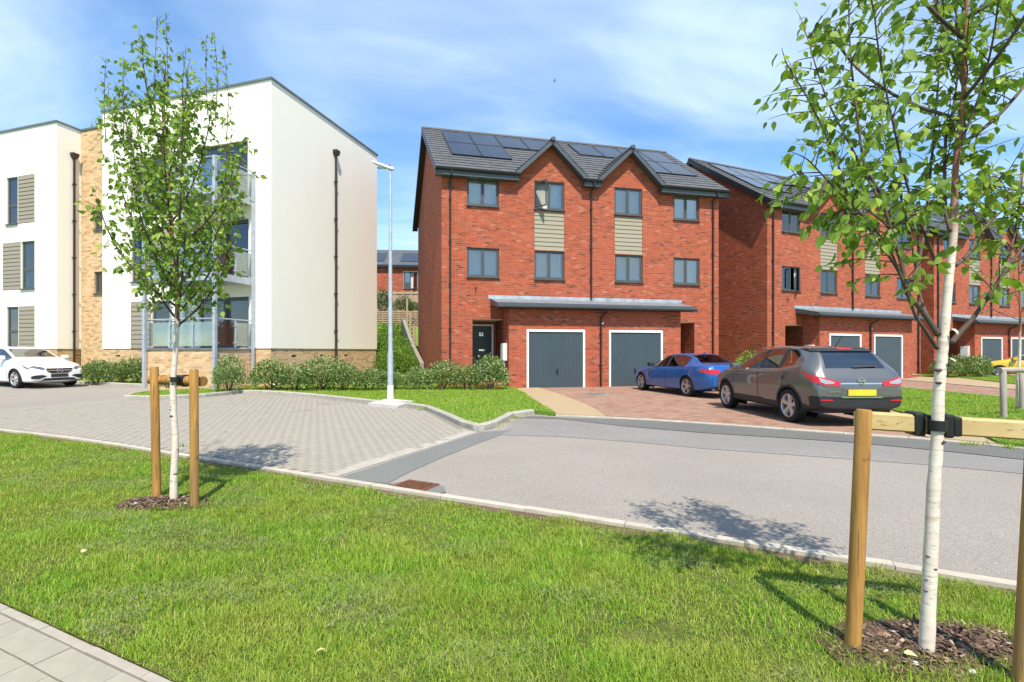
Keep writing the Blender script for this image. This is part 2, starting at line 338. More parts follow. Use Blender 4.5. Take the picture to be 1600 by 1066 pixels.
M_['cream_path'] = concrete('cream_slab_path', (0.38, 0.285, 0.17), 0.12)
def block_mat():
    t = NT('grey_paving_block'); g = t.node('ShaderNodeNewGeometry'); o = t.node('ShaderNodeObjectInfo'); r = t.math('FRACT', t.math('ADD', g.outputs['Random Per Island'], o.outputs['Random']))
    c = t.ramp(r, [(0, (0.284, 0.257, 0.214)), (0.5, (0.294, 0.266, 0.222)), (1, (0.304, 0.275, 0.230))]); ge = t.node('ShaderNodeNewGeometry')
    n = t.noise(ge.outputs['Position'], 0.6, 6.0, 0.65); c = t.mix(t.rng(n, 0.4, 0.75, 0, 0.35), c, (0.25, 0.23, 0.20)); n2 = t.noise(ge.outputs['Position'], 90.0, 3, 0.6); c = t.mix(t.rng(n2, 0.4, 0.75, 0, 0.3), c, (0.2, 0.19, 0.17))
    n3 = t.noise(ge.outputs['Position'], 1.4, 5.0, 0.7, 0.5); c = t.mix(t.rng(n3, 0.66, 0.80, 0, 0.5), c, (0.42, 0.41, 0.39))
    t.set(Base_Color=c, Roughness=0.92, Specular_IOR_Level=0.2); t.bump(n2, 0.5, 0.003); return t.m
M_['block'] = block_mat()
def drive_mat():
    t = NT('brindle_drive_paving'); v = t.mapping(t.tc(), (1, 1, 1), (0, 0, math.radians(-13)))
    b = t.node('ShaderNodeTexBrick', _offset=0.5, Color1=(0, 0, 0), Color2=(1, 1, 1), Mortar=(0, 0, 0)); b.inputs['Scale'].default_value = 1; b.inputs['Mortar Size'].default_value = 0.003; b.inputs['Brick Width'].default_value = 0.2; b.inputs['Row Height'].default_value = 0.1; t.l.new(v, b.inputs['Vector'])
    c = t.ramp(b.outputs['Color'], [(0, (0.205, 0.110, 0.075)), (0.5, (0.272, 0.155, 0.106)), (1, (0.33, 0.20, 0.145))]); n = t.noise(t.tc(), 0.8, 6.0, 0.65); c = t.mix(t.rng(n, 0.4, 0.72, 0, 0.5), c, (0.35, 0.235, 0.175))
    c = t.mix(b.outputs['Fac'], c, (0.19, 0.145, 0.115)); n2 = t.noise(t.tc(), 80, 3, 0.6); t.set(Base_Color=c, Roughness=0.92, Specular_IOR_Level=0.2)
    t.bump(t.math('ADD', t.math('SUBTRACT', 1.0, b.outputs['Fac']), t.math('MULTIPLY', n2, 0.4)), 0.5, 0.004); return t.m
M_['drive'] = drive_mat()
def soil(name, a, b):
    t = NT(name); n = t.noise(t.tc(), 7.0, 7.0, 0.7); n2 = t.noise(t.tc(), 70.0, 4.0, 0.65); c = t.mix(t.rng(n, 0.35, 0.65), a, b); c = t.mix(t.rng(n2, 0.45, 0.7, 0, 0.5), c, tuple(x * 0.4 for x in a))
    t.set(Base_Color=c, Roughness=0.95, Specular_IOR_Level=0.15); t.bump(t.math('ADD', n2, n), 0.9, 0.02); return t.m
M_['turf_soil'] = soil('turf_thatch', (0.075, 0.105, 0.022), (0.15, 0.15, 0.045))
M_['far_turf'] = soil('mown_turf', (0.12, 0.22, 0.03), (0.18, 0.27, 0.045))
M_['earth'] = soil('brown_earth', (0.13, 0.085, 0.055), (0.20, 0.14, 0.095))
M_['mulch'] = soil('bark_mulch', (0.075, 0.043, 0.028), (0.15, 0.095, 0.065))
def blade_mat(name, stops, yellow, yfac=0.5, trans=0.25, ys=1.3):
    t = NT(name); g = t.node('ShaderNodeNewGeometry'); c = t.ramp(g.outputs['Random Per Island'], stops)
    n = t.noise(g.outputs['Position'], ys, 5.0, 0.65, 0.3); c = t.mix(t.rng(n, 0.40, 0.68, 0, yfac), c, yellow)
    n2 = t.noise(g.outputs['Position'], ys * 0.45, 3.0, 0.6); c = t.mix(t.rng(n2, 0.35, 0.65, 0, 0.45), c, t.mix(1.0, c, (0.62, 0.78, 0.6), 'MULTIPLY'))
    t.set(Base_Color=c, Roughness=0.55, Specular_IOR_Level=0.25)
    if trans:
        tl = t.n.new('ShaderNodeBsdfTranslucent'); t.l.new(t.mix(1.0, c, (1.0, 1.15, 0.55), 'MULTIPLY'), tl.inputs[0]); mx = t.n.new('ShaderNodeMixShader'); mx.inputs[0].default_value = trans
        t.l.new(t.b.outputs[0], mx.inputs[1]); t.l.new(tl.outputs[0], mx.inputs[2]); t.l.new(mx.outputs[0], t.out.inputs[0])
    return t.m
M_['grass'] = blade_mat('lawn_grass', [(0, (0.10, 0.215, 0.015)), (0.4, (0.215, 0.39, 0.026)), (0.82, (0.33, 0.49, 0.044)), (0.93, (0.46, 0.51, 0.10)), (1, (0.66, 0.57, 0.27))], (0.41, 0.37, 0.085), 0.60, 0.34)
M_['clip'] = blade_mat('dry_clippings', [(0, (0.15, 0.20, 0.07)), (0.5, (0.24, 0.28, 0.11)), (1, (0.40, 0.40, 0.20))], (0.27, 0.27, 0.11), 0.3, 0.15)
def leaf_mat(name, stops, trans=0.40, rough=0.5, spec=0.3):
    t = NT(name); g = t.node('ShaderNodeNewGeometry'); o = t.node('ShaderNodeObjectInfo'); r = t.math('FRACT', t.math('ADD', g.outputs['Random Per Island'], o.outputs['Random']))
    c = t.ramp(r, stops); t.set(Base_Color=c, Roughness=rough, Specular_IOR_Level=spec)
    tl = t.n.new('ShaderNodeBsdfTranslucent'); t.l.new(t.mix(1.0, c, (1.25, 1.35, 0.5), 'MULTIPLY'), tl.inputs[0]); mx = t.n.new('ShaderNodeMixShader'); mx.inputs[0].default_value = trans
    t.l.new(t.b.outputs[0], mx.inputs[1]); t.l.new(tl.outputs[0], mx.inputs[2]); t.l.new(mx.outputs[0], t.out.inputs[0]); return t.m
M_['birch_leaf'] = leaf_mat('birch_leaf', [(0, (0.115, 0.20, 0.030)), (0.5, (0.19, 0.295, 0.044)), (0.85, (0.27, 0.385, 0.062)), (1, (0.38, 0.48, 0.10))])
M_['shrub_leaf'] = leaf_mat('variegated_leaf', [(0, (0.05, 0.105, 0.022)), (0.4, (0.10, 0.185, 0.04)), (0.65, (0.19, 0.28, 0.08)), (0.85, (0.36, 0.42, 0.18)), (1, (0.58, 0.58, 0.34))], 0.25, 0.45)
M_['hedge_leaf'] = leaf_mat('bright_hedge_leaf', [(0, (0.07, 0.14, 0.02)), (0.5, (0.13, 0.23, 0.03)), (1, (0.25, 0.36, 0.06))], 0.25, 0.5)
M_['weed_leaf'] = leaf_mat('clover_leaf', [(0, (0.075, 0.145, 0.03)), (0.6, (0.115, 0.20, 0.04)), (1, (0.17, 0.26, 0.06))], 0.2, 0.55)
M_['dark_leaf'] = leaf_mat('dark_shrub_leaf', [(0, (0.03, 0.06, 0.015)), (0.6, (0.06, 0.11, 0.025)), (1, (0.11, 0.16, 0.045))], 0.2, 0.5)
def birch_bark(z_white, band=0.5):
    t = NT('birch_bark'); s = t.n.new('ShaderNodeSeparateXYZ'); t.l.new(t.tc(), s.inputs[0])
    v = t.mapping(t.tc(), (6, 6, 38)); n = t.noise(v, 1.0, 4.0, 0.6, 0.4); n2 = t.noise(t.mapping(t.tc(), (14, 14, 9)), 1.0, 5.0, 0.7)
    white = t.mix(t.rng(n2, 0.3, 0.7), (0.60, 0.51, 0.42), (0.70, 0.64, 0.55)); white = t.mix(t.rng(n, 0.54, 0.62, 0, 0.55), white, (0.42, 0.30, 0.22)); le = t.noise(t.mapping(t.tc(), (16, 16, 95)), 1.0, 3.0, 0.6, 0.2); white = t.mix(t.rng(le, 0.64, 0.69, 0, 0.6), white, (0.20, 0.13, 0.10))
    white = t.mix(t.rng(t.noise(t.mapping(t.tc(), (5, 5, 4)), 1.0, 3.0), 0.50, 0.75, 0, 0.5), white, (0.60, 0.44, 0.34))
    dk = t.noise(t.mapping(t.tc(), (9, 9, 16)), 1.0, 3.0, 0.6, 0.8); white = t.mix(t.rng(dk, 0.655, 0.70), white, (0.07, 0.05, 0.045))
    red = t.mix(t.rng(n2, 0.3, 0.7), (0.17, 0.065, 0.035), (0.36, 0.15, 0.07)); red = t.mix(t.rng(n, 0.55, 0.7, 0, 0.6), red, (0.10, 0.045, 0.03))
    f = t.math('ADD', s.outputs[2], t.math('MULTIPLY', t.math('SUBTRACT', n2, 0.5), band)); c = t.mix(t.rng(f, z_white - 0.12, z_white + 0.12), white, red)
    t.set(Base_Color=c, Roughness=0.65, Specular_IOR_Level=0.3); t.bump(t.math('ADD', n, n2), 0.35, 0.006); return t.m
M_['branch_bark'] = plain('grey_brown_branch_bark', (0.105, 0.072, 0.056), 0.7, 0, 0.3, 0.45, 9, 0.3, 60)
M_['twig'] = plain('brown_twig', (0.075, 0.042, 0.032), 0.7, 0, 0.3, 0.3, 12)
def wood(name, a, b, axis=2, grey=0.0):
    t = NT(name); sc = [26, 26, 26]; sc[axis] = 1.6; n = t.noise(t.mapping(t.tc(), tuple(sc)), 1.0, 6.0, 0.6, 0.6); n2 = t.noise(t.tc(), 2.2, 4.0, 0.6)
    c = t.mix(t.rng(n, 0.32, 0.68), a, b); c = t.mix(t.rng(n2, 0.4, 0.7, 0, 0.35), c, tuple(x * 0.7 for x in a)); k = t.noise(t.tc(), 9.0, 2.0); c = t.mix(t.rng(k, 0.68, 0.73, 0, 0.8), c, tuple(x * 0.4 for x in a)); s2 = [90, 90, 90]; s2[axis] = 1.1; ck = t.noise(t.mapping(t.tc(), tuple(s2)), 1.0, 3.0, 0.5, 0.3); c = t.mix(t.rng(ck, 0.63, 0.68, 0, 0.8), c, tuple(x * 0.35 for x in a)); gw = t.noise(t.tc(), 1.3, 4.0, 0.6); c = t.mix(t.rng(gw, 0.5, 0.75, 0, 0.45), c, (0.26, 0.21, 0.12))
    t.set(Base_Color=c, Roughness=0.72, Specular_IOR_Level=0.3); t.bump(n, 0.3, 0.004); return t.m
M_['post_wood'] = wood('treated_post', (0.24, 0.115, 0.026), (0.47, 0.255, 0.07))
M_['rail_wood'] = wood('pale_softwood_rail', (0.47, 0.335, 0.145), (0.58, 0.44, 0.21), 0)
M_['end_grain'] = plain('sawn_end_grain', (0.66, 0.50, 0.26), 0.8, 0, 0.2, 0.2, 30)
M_['grey_wood'] = wood('weathered_post', (0.30, 0.25, 0.21), (0.42, 0.37, 0.32))
M_['fence_wood'] = wood('fence_boards', (0.36, 0.26, 0.17), (0.46, 0.35, 0.24))
def paint(name, col, metal=0.0, rough=0.35, flake=0.0):
    t = NT(name); t.set(Base_Color=col, Roughness=rough, Metallic=metal, Coat_Weight=1.0, Coat_Roughness=0.04)
    n = t.noise(t.tc(), 1.2, 3.0); t.bump(n, 0.02, 0.01); return t.m
M_['paint_grey'] = paint('gunmetal_paint', (0.125, 0.125, 0.124), 0.5, 0.34)
M_['paint_blue'] = paint('blue_metallic_paint', (0.008, 0.10, 0.36), 0.35, 0.32)
M_['paint_white'] = paint('white_car_paint', (0.80, 0.80, 0.78), 0.0, 0.3)
M_['paint_yellow'] = paint('yellow_car_paint', (0.70, 0.46, 0.015), 0.0, 0.3)
M_['cladding_black'] = plain('black_car_plastic', (0.022, 0.023, 0.025), 0.6, 0, 0.35, 0.15, 6)
M_['tail_red'] = plain('red_tail_lamp', (0.48, 0.012, 0.018), 0.12, 0, 0.6)
M_['tail_clear'] = plain('clear_lamp', (0.36, 0.35, 0.36), 0.15, 0.3, 0.6)
M_['head_lamp'] = plain('head_lamp_glass', (0.20, 0.21, 0.23), 0.10, 0.5, 0.7, 0.5, 14)
M_['plate_yellow'] = plain('yellow_plate', (0.72, 0.50, 0.03), 0.5, 0, 0.4, 0.12, 9)
M_['plate_black'] = plain('dark_plate', (0.03, 0.03, 0.034), 0.4)
M_['alloy'] = plain('silver_alloy', (0.52, 0.49, 0.47), 0.32, 0.75)
M_['alloy_dark'] = plain('dark_alloy', (0.05, 0.05, 0.055), 0.4, 0.5)
M_['seat'] = plain('car_interior', (0.025, 0.025, 0.027), 0.8)
M_['rust'] = plain('rusty_iron', (0.17, 0.075, 0.04), 0.75, 0.2, 0.3, 0.4, 20, 0.3, 60)
M_['concrete_wall'] = concrete('weathered_wall', (0.27, 0.25, 0.20), 0.25)
M_['lamp_head'] = plain('white_lamp_head', (0.66, 0.67, 0.66), 0.4)
M_['red_sensor'] = plain('red_sensor', (0.5, 0.03, 0.04), 0.3)
# ------------------------------------------------------------------ the ground
NEAR = [gp(*p) for p in [(-330, 640), (-150, 656), (0, 672), (100, 683), (200, 697), (300, 713), (400, 729), (530, 750), (700, 777), (900, 806), (1100, 838), (1300, 868), (1450, 892), (1600, 916)]]
_d = (NEAR[-1][0] - NEAR[-2][0], NEAR[-1][1] - NEAR[-2][1]); NEAR += [(NEAR[-1][0] + _d[0] * k, NEAR[-1][1] + _d[1] * k) for k in (3, 8)]
BACK = [gp(*p) for p in [(-420, 588), (-150, 592), (0, 595), (125, 600), (200, 604), (300, 608), (335, 608.5)]]
PEN = [gp(*p) for p in [(300, 611.5), (232, 615.5), (202, 620), (193, 624)]]
FRONT = [gp(*p) for p in [(193, 624), (230, 625), (310, 622), (350, 618), (380, 614.5), (420, 615.5), (500, 622), (560, 629), (600, 633.5), (640, 637), (665, 641), (690, 652), (715, 664), (730, 671), (750, 674.5), (770, 670), (790, 659), (805, 651), (835, 647.5), (868, 650.5)]]
DROP = [gp(*p) for p in [(868, 650.5), (970, 655.5), (1100, 663), (1333, 681), (1454, 688.5), (1566, 699.5), (1600, 703), (1750, 721)]]
_e = (DROP[-1][0] - DROP[-2][0], DROP[-1][1] - DROP[-2][1]); DROP += [(DROP[-1][0] + _e[0] * k, DROP[-1][1] + _e[1] * k) for k in (4, 9)]
hill_z = lambda x, y: 0.05 + 4.9 * min(1, max(0, (y - 25) / 17)) ** 1.1 * min(1, max(0, (40 + x) / 10)) if y > 25 else 0.05
def inset(pts, d):
    out = []
    for i, p in enumerate(pts):
        a = pts[max(i - 1, 0)]; b = pts[min(i + 1, len(pts) - 1)]; dx, dy = b[0] - a[0], b[1] - a[1]; L = math.hypot(dx, dy) or 1; out.append((p[0] - dy / L * d, p[1] + dx / L * d))
    return out
FRONT_I, BACK_I, PEN_I, DROP_I = inset(FRONT, .09), inset(BACK, .09), inset(PEN, .09), inset(DROP, .09)
g0 = sheet('ground', [(-900, -600), (900, -600), (900, 1500), (-900, 1500)], M_['far_turf'], -0.35, 40, lambda x, y: 0.0)
road = sheet('road', NEAR[::-1] + BACK + PEN + FRONT[1:] + DROP[1:], M_['tarmac'], 0.0, 1.0)
# --- lawns, paths and drives on the far side
PATH_L = [gp(868, 648, .03), gp(843, 632, .05), gp(820, 616, .05), gp(803, 606.5, .05), (0.9, 21.4)]
DRV_L = [gp(945, 653.5), gp(928, 641), gp(910, 632), gp(875, 618), gp(842, 607.5)]
cA, sA = math.cos(math.radians(13.25)), math.sin(math.radians(13.25)); OA = (-1.742, 20.21)
cB, sB = math.cos(math.radians(23.05)), math.sin(math.radians(23.05)); OB = (13.69, 24.50); OC = (27.115, 30.51)
def hA(s, off=0.0): return (OA[0] + s * cA + off * sA, OA[1] + s * sA - off * cA)
def hB(s, off=0.0): return (OB[0] + s * cB + off * sB, OB[1] + s * sB - off * cB)
def hC(s, off=0.0): return (OC[0] + s * cB + off * sB, OC[1] + s * sB - off * cB)
lawn_l = FRONT_I[:-1] + PATH_L + [(-2.5, 26), (-4, 30), (-9, 30), (-30, 30), (-34, 26)] + BACK_I + PEN_I[:-1]
LZ = 0.085
sheet('lawn', lawn_l, M_['far_turf'], LZ, 0.8)
_up = lambda p: (p[0] + .03, p[1] + .09)
path_l = [_up(gp(868, 650.5)), _up(gp(945, 654))] + DRV_L[1:] + [hA(2.5, 0.9), hA(2.5, -1.4), hA(0.9, -1.4)] + PATH_L[::-1][1:]
sheet('path', path_l, M_['cream_path'], 0.050, 0.8)
PR_IN = [_up(gp(1454, 688.5)), gp(1397, 673), (9.2, 13.2), (9.9, 18.0), hA(10.3, 1.6)]
PR_OUT = [_up(gp(1566, 699.5)), gp(1525, 682), (10.2, 13.0), (11.1, 18.0), hA(12.6, 0.4)]
drive_a = [_up(gp(945, 654))] + DROP_I[1:4] + PR_IN + [hA(10.3, 0.5), hA(2.6, 0.5)] + DRV_L[::-1][:-1]
sheet('driveway', drive_a, M_['drive'], 0.030, 0.8)
sheet('path', PR_IN + [hA(10.3, -1.2), hA(11.8, -1.2)] + PR_OUT[::-1], M_['cream_path'], 0.050, 0.8)
DB_IN = [(15.2, 9.0), (15.7, 13.0), gp(1600, 628), gp(1380, 606), hB(2.5, 1.1)]
DB_OUT = [(21.5, 9.0), (20.6, 13.0), gp(1600, 611.5), gp(1405, 594.5), hB(10.3, 1.1)]
sheet('lawn', PR_OUT + [hA(12.8, 0), (12.2, 26), hB(0, 0), hB(2.5, 0)] + DB_IN[::-1] + DROP_I[:5:-1][0:3], M_['far_turf'], LZ, 0.8)
sheet('driveway', DB_IN + [hB(2.5, 0.5), hB(10.3, 0.5)] + DB_OUT[::-1], M_['drive'], 0.030, 0.8)
PB_OUT = [(23.6, 9.0), (23.0, 14.0), gp(1600, 603, .03), gp(1500, 591, .03), hB(11.9, 0.2)]
sheet('path', DB_OUT + [hB(10.3, -1.2), hB(11.8, -1.2)] + PB_OUT[::-1], M_['cream_path'], 0.050, 0.8)
sheet('lawn', PB_OUT + [hB(12.8, -2), hC(0, 0), hC(2.6, 0), hC(2.6, 3), (30.4, 27), (29.5, 16), (29.5, 9)], M_['far_turf'], LZ, 1.2)
sheet('driveway', [(29.5, 9), (29.5, 16), (30.4, 27), hC(2.6, 3), hC(2.6, 0.5), hC(12, 0.5), (45, 30), (45, 9)], M_['drive'], 0.030, 1.2)
sheet('pavement', [DROP_I[-3], (29.5, 9), (45, 9), (60, -10), DROP_I[-1]], M_['cream_path'], 0.012, 3)
HILL = lambda x, y: 0.05 + 2.9 * min(1, max(0, (y - 25) / 14.5)) if y < 40.05 else 4.75
hb = sheet('hillside', [(-60, 25), (-3.4, 25), (-4.2, 42.5), (30, 42.5), (90, 60), (90, 140), (-120, 140), (-120, 25)], M_['far_turf'], 0.0, 1.5, HILL)
# --- patches on the road
def strip_poly(a, b): return a + b[::-1]
sheet('road_patch', [gp(531, 747), gp(752, 675.5), gp(800, 672), gp(781, 680.5), gp(745, 694), gp(690, 716), gp(640, 738), gp(605, 756.5), gp(560, 751.5)], M_['tarmac_smooth'], 0.006, 1.0)
sheet('road_patch', [gp(806, 653.5), gp(835, 650), gp(868, 652.5)] + [(x, y - 0.02) for x, y in DROP[1:8]] + [gp(1750, 741), gp(1600, 719), gp(1500, 708), gp(1333, 692), gp(1220, 684.5), gp(1100, 677), gp(970, 666), gp(900, 658), gp(872, 655)], M_['tarmac_new'], 0.009, 1.0)
sheet('road_patch', [gp(782, 680), gp(806, 655), gp(872, 655.2), gp(900, 658.2), gp(970, 666.3), gp(1100, 677.4), gp(1220, 685), gp(1333, 692.5), gp(1500, 708.5), gp(1600, 719.5), gp(1750, 741.5), gp(1750, 768), gp(1600, 741), gp(1450, 727), gp(1300, 716), gp(1100, 701.5), gp(1000, 692), gp(872, 682.5)], M_['tarmac_mid'], 0.005, 1.0)
sheet('road_patch', [gp(605, 757), gp(640, 752.5), gp(668, 754), gp(694, 762), gp(697, 770), gp(684, 773.5), gp(640, 767)], M_['tarmac_smooth'], 0.010, 1.0)
def blob(cx, cy, rx, ry, rot, n=22, j=0.18):
    return [(cx + math.cos(rot) * rx * math.cos(a) * k - math.sin(rot) * ry * math.sin(a) * k, cy + math.sin(rot) * rx * math.cos(a) * k + math.cos(rot) * ry * math.sin(a) * k) for a, k in ((2 * math.pi * i / n, random.uniform(1 - j, 1 + j)) for i in range(n))]
# --- kerbs and edgings: each stone is its own piece
def resample(pts, step):
    P = [Vector((*p, 0)) for p in pts]; out = [P[0].copy()]; acc = 0.0
    for a, b in zip(P, P[1:]):
        L = (b - a).length; t = step - acc
        while t <= L: out.append(a + (b - a) * (t / L)); t += step
        acc = (acc + L) % step
    return out
def stone_run(root, name, pts, step, width, h0, h1, mat, side=1, chamfer=0.02, gap=0.008, dzf=None, base=0.25):
    P = resample(pts, step)
    for a, b in zip(P, P[1:]):
        d = (b - a); L = d.length
        if L < 0.1: continue
        d /= L; n = Vector((-d.y, d.x, 0)) * side; mb = MB(); j = random.uniform(-0.004, 0.004)
        za, zb = G(a.x, a.y) + h1 + j, G(b.x, b.y) + h1 + random.uniform(-0.004, 0.004)
        prof = [(0, -base), (0, 1 - chamfer / max(h1, .05)), (chamfer, 1), (width, 1), (width, -base)]
        def fn(u, v, k):
            q = a + d * (gap / 2 if k == 0 else L - gap / 2) + n * u; zt = za if k == 0 else zb
            return (q.x, q.y, zt - (0 if v == 1 else (chamfer if v > 0 else base + h1)))
        mb.prism(prof, fn, 0, 1); mb.obj(name, mat, root)
near_edge = bpy.data.objects.new('edging', None); link(near_edge); near_edge['kind'] = 'structure'
stone_run(near_edge, 'edging_stone', NEAR[2:], 0.915, 0.10, 0.0, 0.03, M_['edging'], -1, 0.008)
kerb = bpy.data.objects.new('kerb', None); link(kerb); kerb['kind'] = 'structure'
stone_run(kerb, 'kerb_stone', FRONT, 0.75, 0.125, 0.0, 0.115, M_['kerb'], 1, 0.025)
stone_run(kerb, 'kerb_stone', BACK[1:], 0.915, 0.125, 0.0, 0.115, M_['kerb'], 1, 0.025)
stone_run(kerb, 'kerb_stone', PEN[::1], 0.6, 0.125, 0.0, 0.112, M_['kerb'], 1, 0.025)
stone_run(kerb, 'kerb_stone', DROP, 0.915, 0.125, 0.0, 0.036, M_['kerb'], 1, 0.012)
stone_run(kerb, 'kerb_stone', [gp(0, 643), gp(100, 634.5), gp(193, 626)], 0.915, 0.10, 0.0, 0.014, M_['setting'], -1, 0.004)
stone_run(kerb, 'edging_stone', PR_IN[1:4], 0.915, 0.05, 0.0, 0.060, M_['setting'], 1, 0.004)
stone_run(kerb, 'edging_stone', DB_IN, 0.915, 0.09, 0.0, 0.105, M_['edging'], 1, 0.004)
stone_run(kerb, 'edging_stone', DB_OUT, 0.915, 0.10, 0.0, 0.056, M_['setting'], -1, 0.004)
stone_run(kerb, 'channel_block', [gp(525, 746), gp(752, 674.5)], 0.46, 0.22, 0.0, 0.017, M_['setting'], 1, 0.004, 0.006)
# --- block paved parking court: the nearest blocks are pieces, the rest one mass
court = [gp(519, 746), gp(749, 675.0), gp(728, 670), gp(713, 664), gp(688, 652), gp(663, 641.5), gp(640, 637.5), gp(598, 634), gp(558, 629.6), gp(498, 622.6), gp(420, 616), gp(380, 615.2), gp(350, 618.6), gp(310, 622.4), gp(230, 625.5), gp(193, 626.5), gp(100, 635), gp(0, 643.5), gp(-90, 651), gp(-160, 657)] + NEAR[2:7]
M_['joint_sand'] = soil('joint_sand', (0.225, 0.203, 0.168), (0.275, 0.25, 0.21))
paving = sheet('parking_court', court, M_['joint_sand'], 0.0118, 1.0)
_sd = Vector((gp(752, 674.5)[0] - gp(525, 746)[0], gp(752, 674.5)[1] - gp(525, 746)[1], 0)).normalized(); _sn = Vector((-_sd.y, _sd.x, 0))
_o = Vector((*gp(519, 746), 0)); BL, BW = 0.21, 0.105
ii, jj = np.meshgrid(np.arange(-60, 160), np.arange(-20, 130)); ii = ii.ravel(); jj = jj.ravel()
uu = (ii + 0.5 * (jj % 2)) * BL; vv = jj * BW + BW / 2 + 0.01
PX = np.stack([_o.x + _sd.x * uu + _sn.x * vv, _o.y + _sd.y * uu + _sn.y * vv], 1)
keep = inside(court, PX) & (PX[:, 0] > -15.5)
for k in range(4):
    du, dv = ((-.5, -.5), (.5, -.5), (.5, .5), (-.5, .5))[k]
    keep &= inside(court, PX + np.array([[_sd.x * du * BL * .9 + _sn.x * dv * BW * .9, _sd.y * du * BL * .9 + _sn.y * dv * BW * .9]]))
PX = PX[keep]; order = np.argsort(PX[:, 1] + 0.15 * np.abs(PX[:, 0] + 2)); PX = PX[order]
def block_verts():
    a, b, c = BL / 2 - .0018, BW / 2 - .0018, 0.0025
    return np.array([(-a, -b, -.02), (a, -b, -.02), (a, b, -.02), (-a, b, -.02), (-a, -b, -c), (a, -b, -c), (a, b, -c), (-a, b, -c), (-a + c, -b + c, 0), (a - c, -b + c, 0), (a - c, b - c, 0), (-a + c, b - c, 0)]), \
        np.array([(0, 1, 5, 4), (1, 2, 6, 5), (2, 3, 7, 6), (3, 0, 4, 7), (4, 5, 9, 8), (5, 6, 10, 9), (6, 7, 11, 10), (7, 4, 8, 11), (8, 9, 10, 11)])
bv, bf = block_verts(); ang = math.atan2(_sd.y, _sd.x); ca, sa = math.cos(ang), math.sin(ang)
blk = arrays_mesh('paving_block', bv, bf, M_['block'])
for k, (x, y) in enumerate(PX[:300]):
    o = bpy.data.objects.new('paving_block', blk); link(o, paving); o.location = (x, y, G(x, y) + 0.015 + random.uniform(-.002, .002)); o.rotation_euler = (random.uniform(-.004, .004), random.uniform(-.003, .003), ang + random.uniform(-.012, .012))
R = PX[300:]; n = len(R); ry = RNG.uniform(-.003, .003, n); rx = RNG.uniform(-.004, .004, n); Bv = np.repeat(bv[None], n, 0)
Bv[:, :, 2] += Bv[:, :, 0] * ry[:, None] + Bv[:, :, 1] * rx[:, None]
gz = np.array([G(x, y) for x, y in R]) + 0.015 + RNG.uniform(-.002, .002, n)
Vv = np.stack([Bv[:, :, 0] * ca - Bv[:, :, 1] * sa + R[:, 0:1], Bv[:, :, 0] * sa + Bv[:, :, 1] * ca + R[:, 1:2], Bv[:, :, 2] + gz[:, None]], 2).reshape(-1, 3)
Ff = (bf[None] + (np.arange(n) * len(bv))[:, None, None]).reshape(-1, 4)
o = bpy.data.objects.new('paving_blocks_beyond', arrays_mesh('paving_blocks_beyond', Vv, Ff, M_['block'])); link(o, paving); o['kind'] = 'stuff'
# --- the near lawn and the flagged footpath at its corner
PE = [gp(-60, 915), gp(0, 940), gp(100, 985), gp(200, 1030), gp(300, 1076), gp(400, 1122)]
near_in = [(x - .06, y - .11) for x, y in NEAR]
near_lawn = [(-14, 3.5)] + [p for p in near_in if p[0] > -13] + [(9, -2.5), (0.3, -2.5)] + [PE[-1]] + PE[::-1][1:] + [(-6, 4.3)]
sheet('lawn', near_lawn, M_['turf_soil'], -0.004, 0.5, noise=0.004)
_v = Vector((PE[4][0] - PE[1][0], PE[4][1] - PE[1][1], 0)).normalized(); _w = Vector((_v.y, -_v.x, 0))
foot = bpy.data.objects.new('footpath', None); link(foot); foot['kind'] = 'structure'
_p0 = Vector((*PE[0], 0)) - _v * 1.2
bed = MB().quad(*[tuple(_p0 + _v * a + _w * b + Vector((0, 0, -.012))) for a, b in ((0, -.02), (5, -.02), (5, 3), (0, 3))]).obj('sand_joint_bed', M_['earth'], foot)
for off, wd, lens, mt in ((0.0, 0.052, (0.45,), M_['path_edging']), (0.06, 0.16, (0.16, 0.24, 0.20), M_['flag']), (0.225, 0.16, (0.24, 0.16, 0.20), M_['flag']), (0.39, 0.16, (0.16, 0.24, 0.20), M_['flag']), (0.555, 0.16, (0.24, 0.16, 0.20), M_['flag']), (0.72, 0.16, (0.16, 0.24), M_['flag'])):
    a = random.uniform(0, .2); 
    while a < 3.4:
        L = random.choice(lens); q = _p0 + _v * (a + L / 2) + _w * (off + wd / 2); mb = MB().box(-L / 2 + .0022, L / 2 - .0022, -wd / 2 + .0022, wd / 2 - .0022, -.05, 0)
        o = mb.obj('paving_slab' if mt is M_['flag'] else 'edging_stone', mt, foot, bevel=0.003); o.location = (q.x, q.y, 0.004 + random.uniform(-.002, .002)); o.rotation_euler = (random.uniform(-.01, .01), random.uniform(-.01, .01), math.atan2(_v.y, _v.x)); a += L
# --- iron gully grate
gc = gp(646, 762); gr = thing('gully_grate', 'rusty iron drain grate set in the road beside the lawn edging', 'drain', (gc[0], gc[1], 0.008), math.atan2(NEAR[8][1] - NEAR[7][1], NEAR[8][0] - NEAR[7][0]))
MB().box(-.21, .21, -.20, -.17, 0, .014).box(-.21, .21, .17, .20, 0, .014).box(-.21, -.18, -.17, .17, 0, .014).box(.18, .21, -.17, .17, 0, .014).obj('frame', M_['rust'], gr)
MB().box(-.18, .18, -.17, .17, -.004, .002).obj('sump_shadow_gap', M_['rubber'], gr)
for k in range(9): MB().box(-.165 + k * .0395 - .008, -.165 + k * .0395 + .010, -.17, .17, 0, .010).obj('bar', M_['rust'], gr)
mc = gp(930, 618); mh = thing('manhole_cover', 'square grey inspection cover set in the driveway paving', 'manhole', (mc[0], mc[1], 0.032), 0.23)
MB().box(-.34, .34, -.34, .34, 0, .008).obj('frame', M_['galv'], mh); MB().box(-.29, .29, -.29, .29, .0081, .013).obj('lid', M_['tarmac_new'], mh)
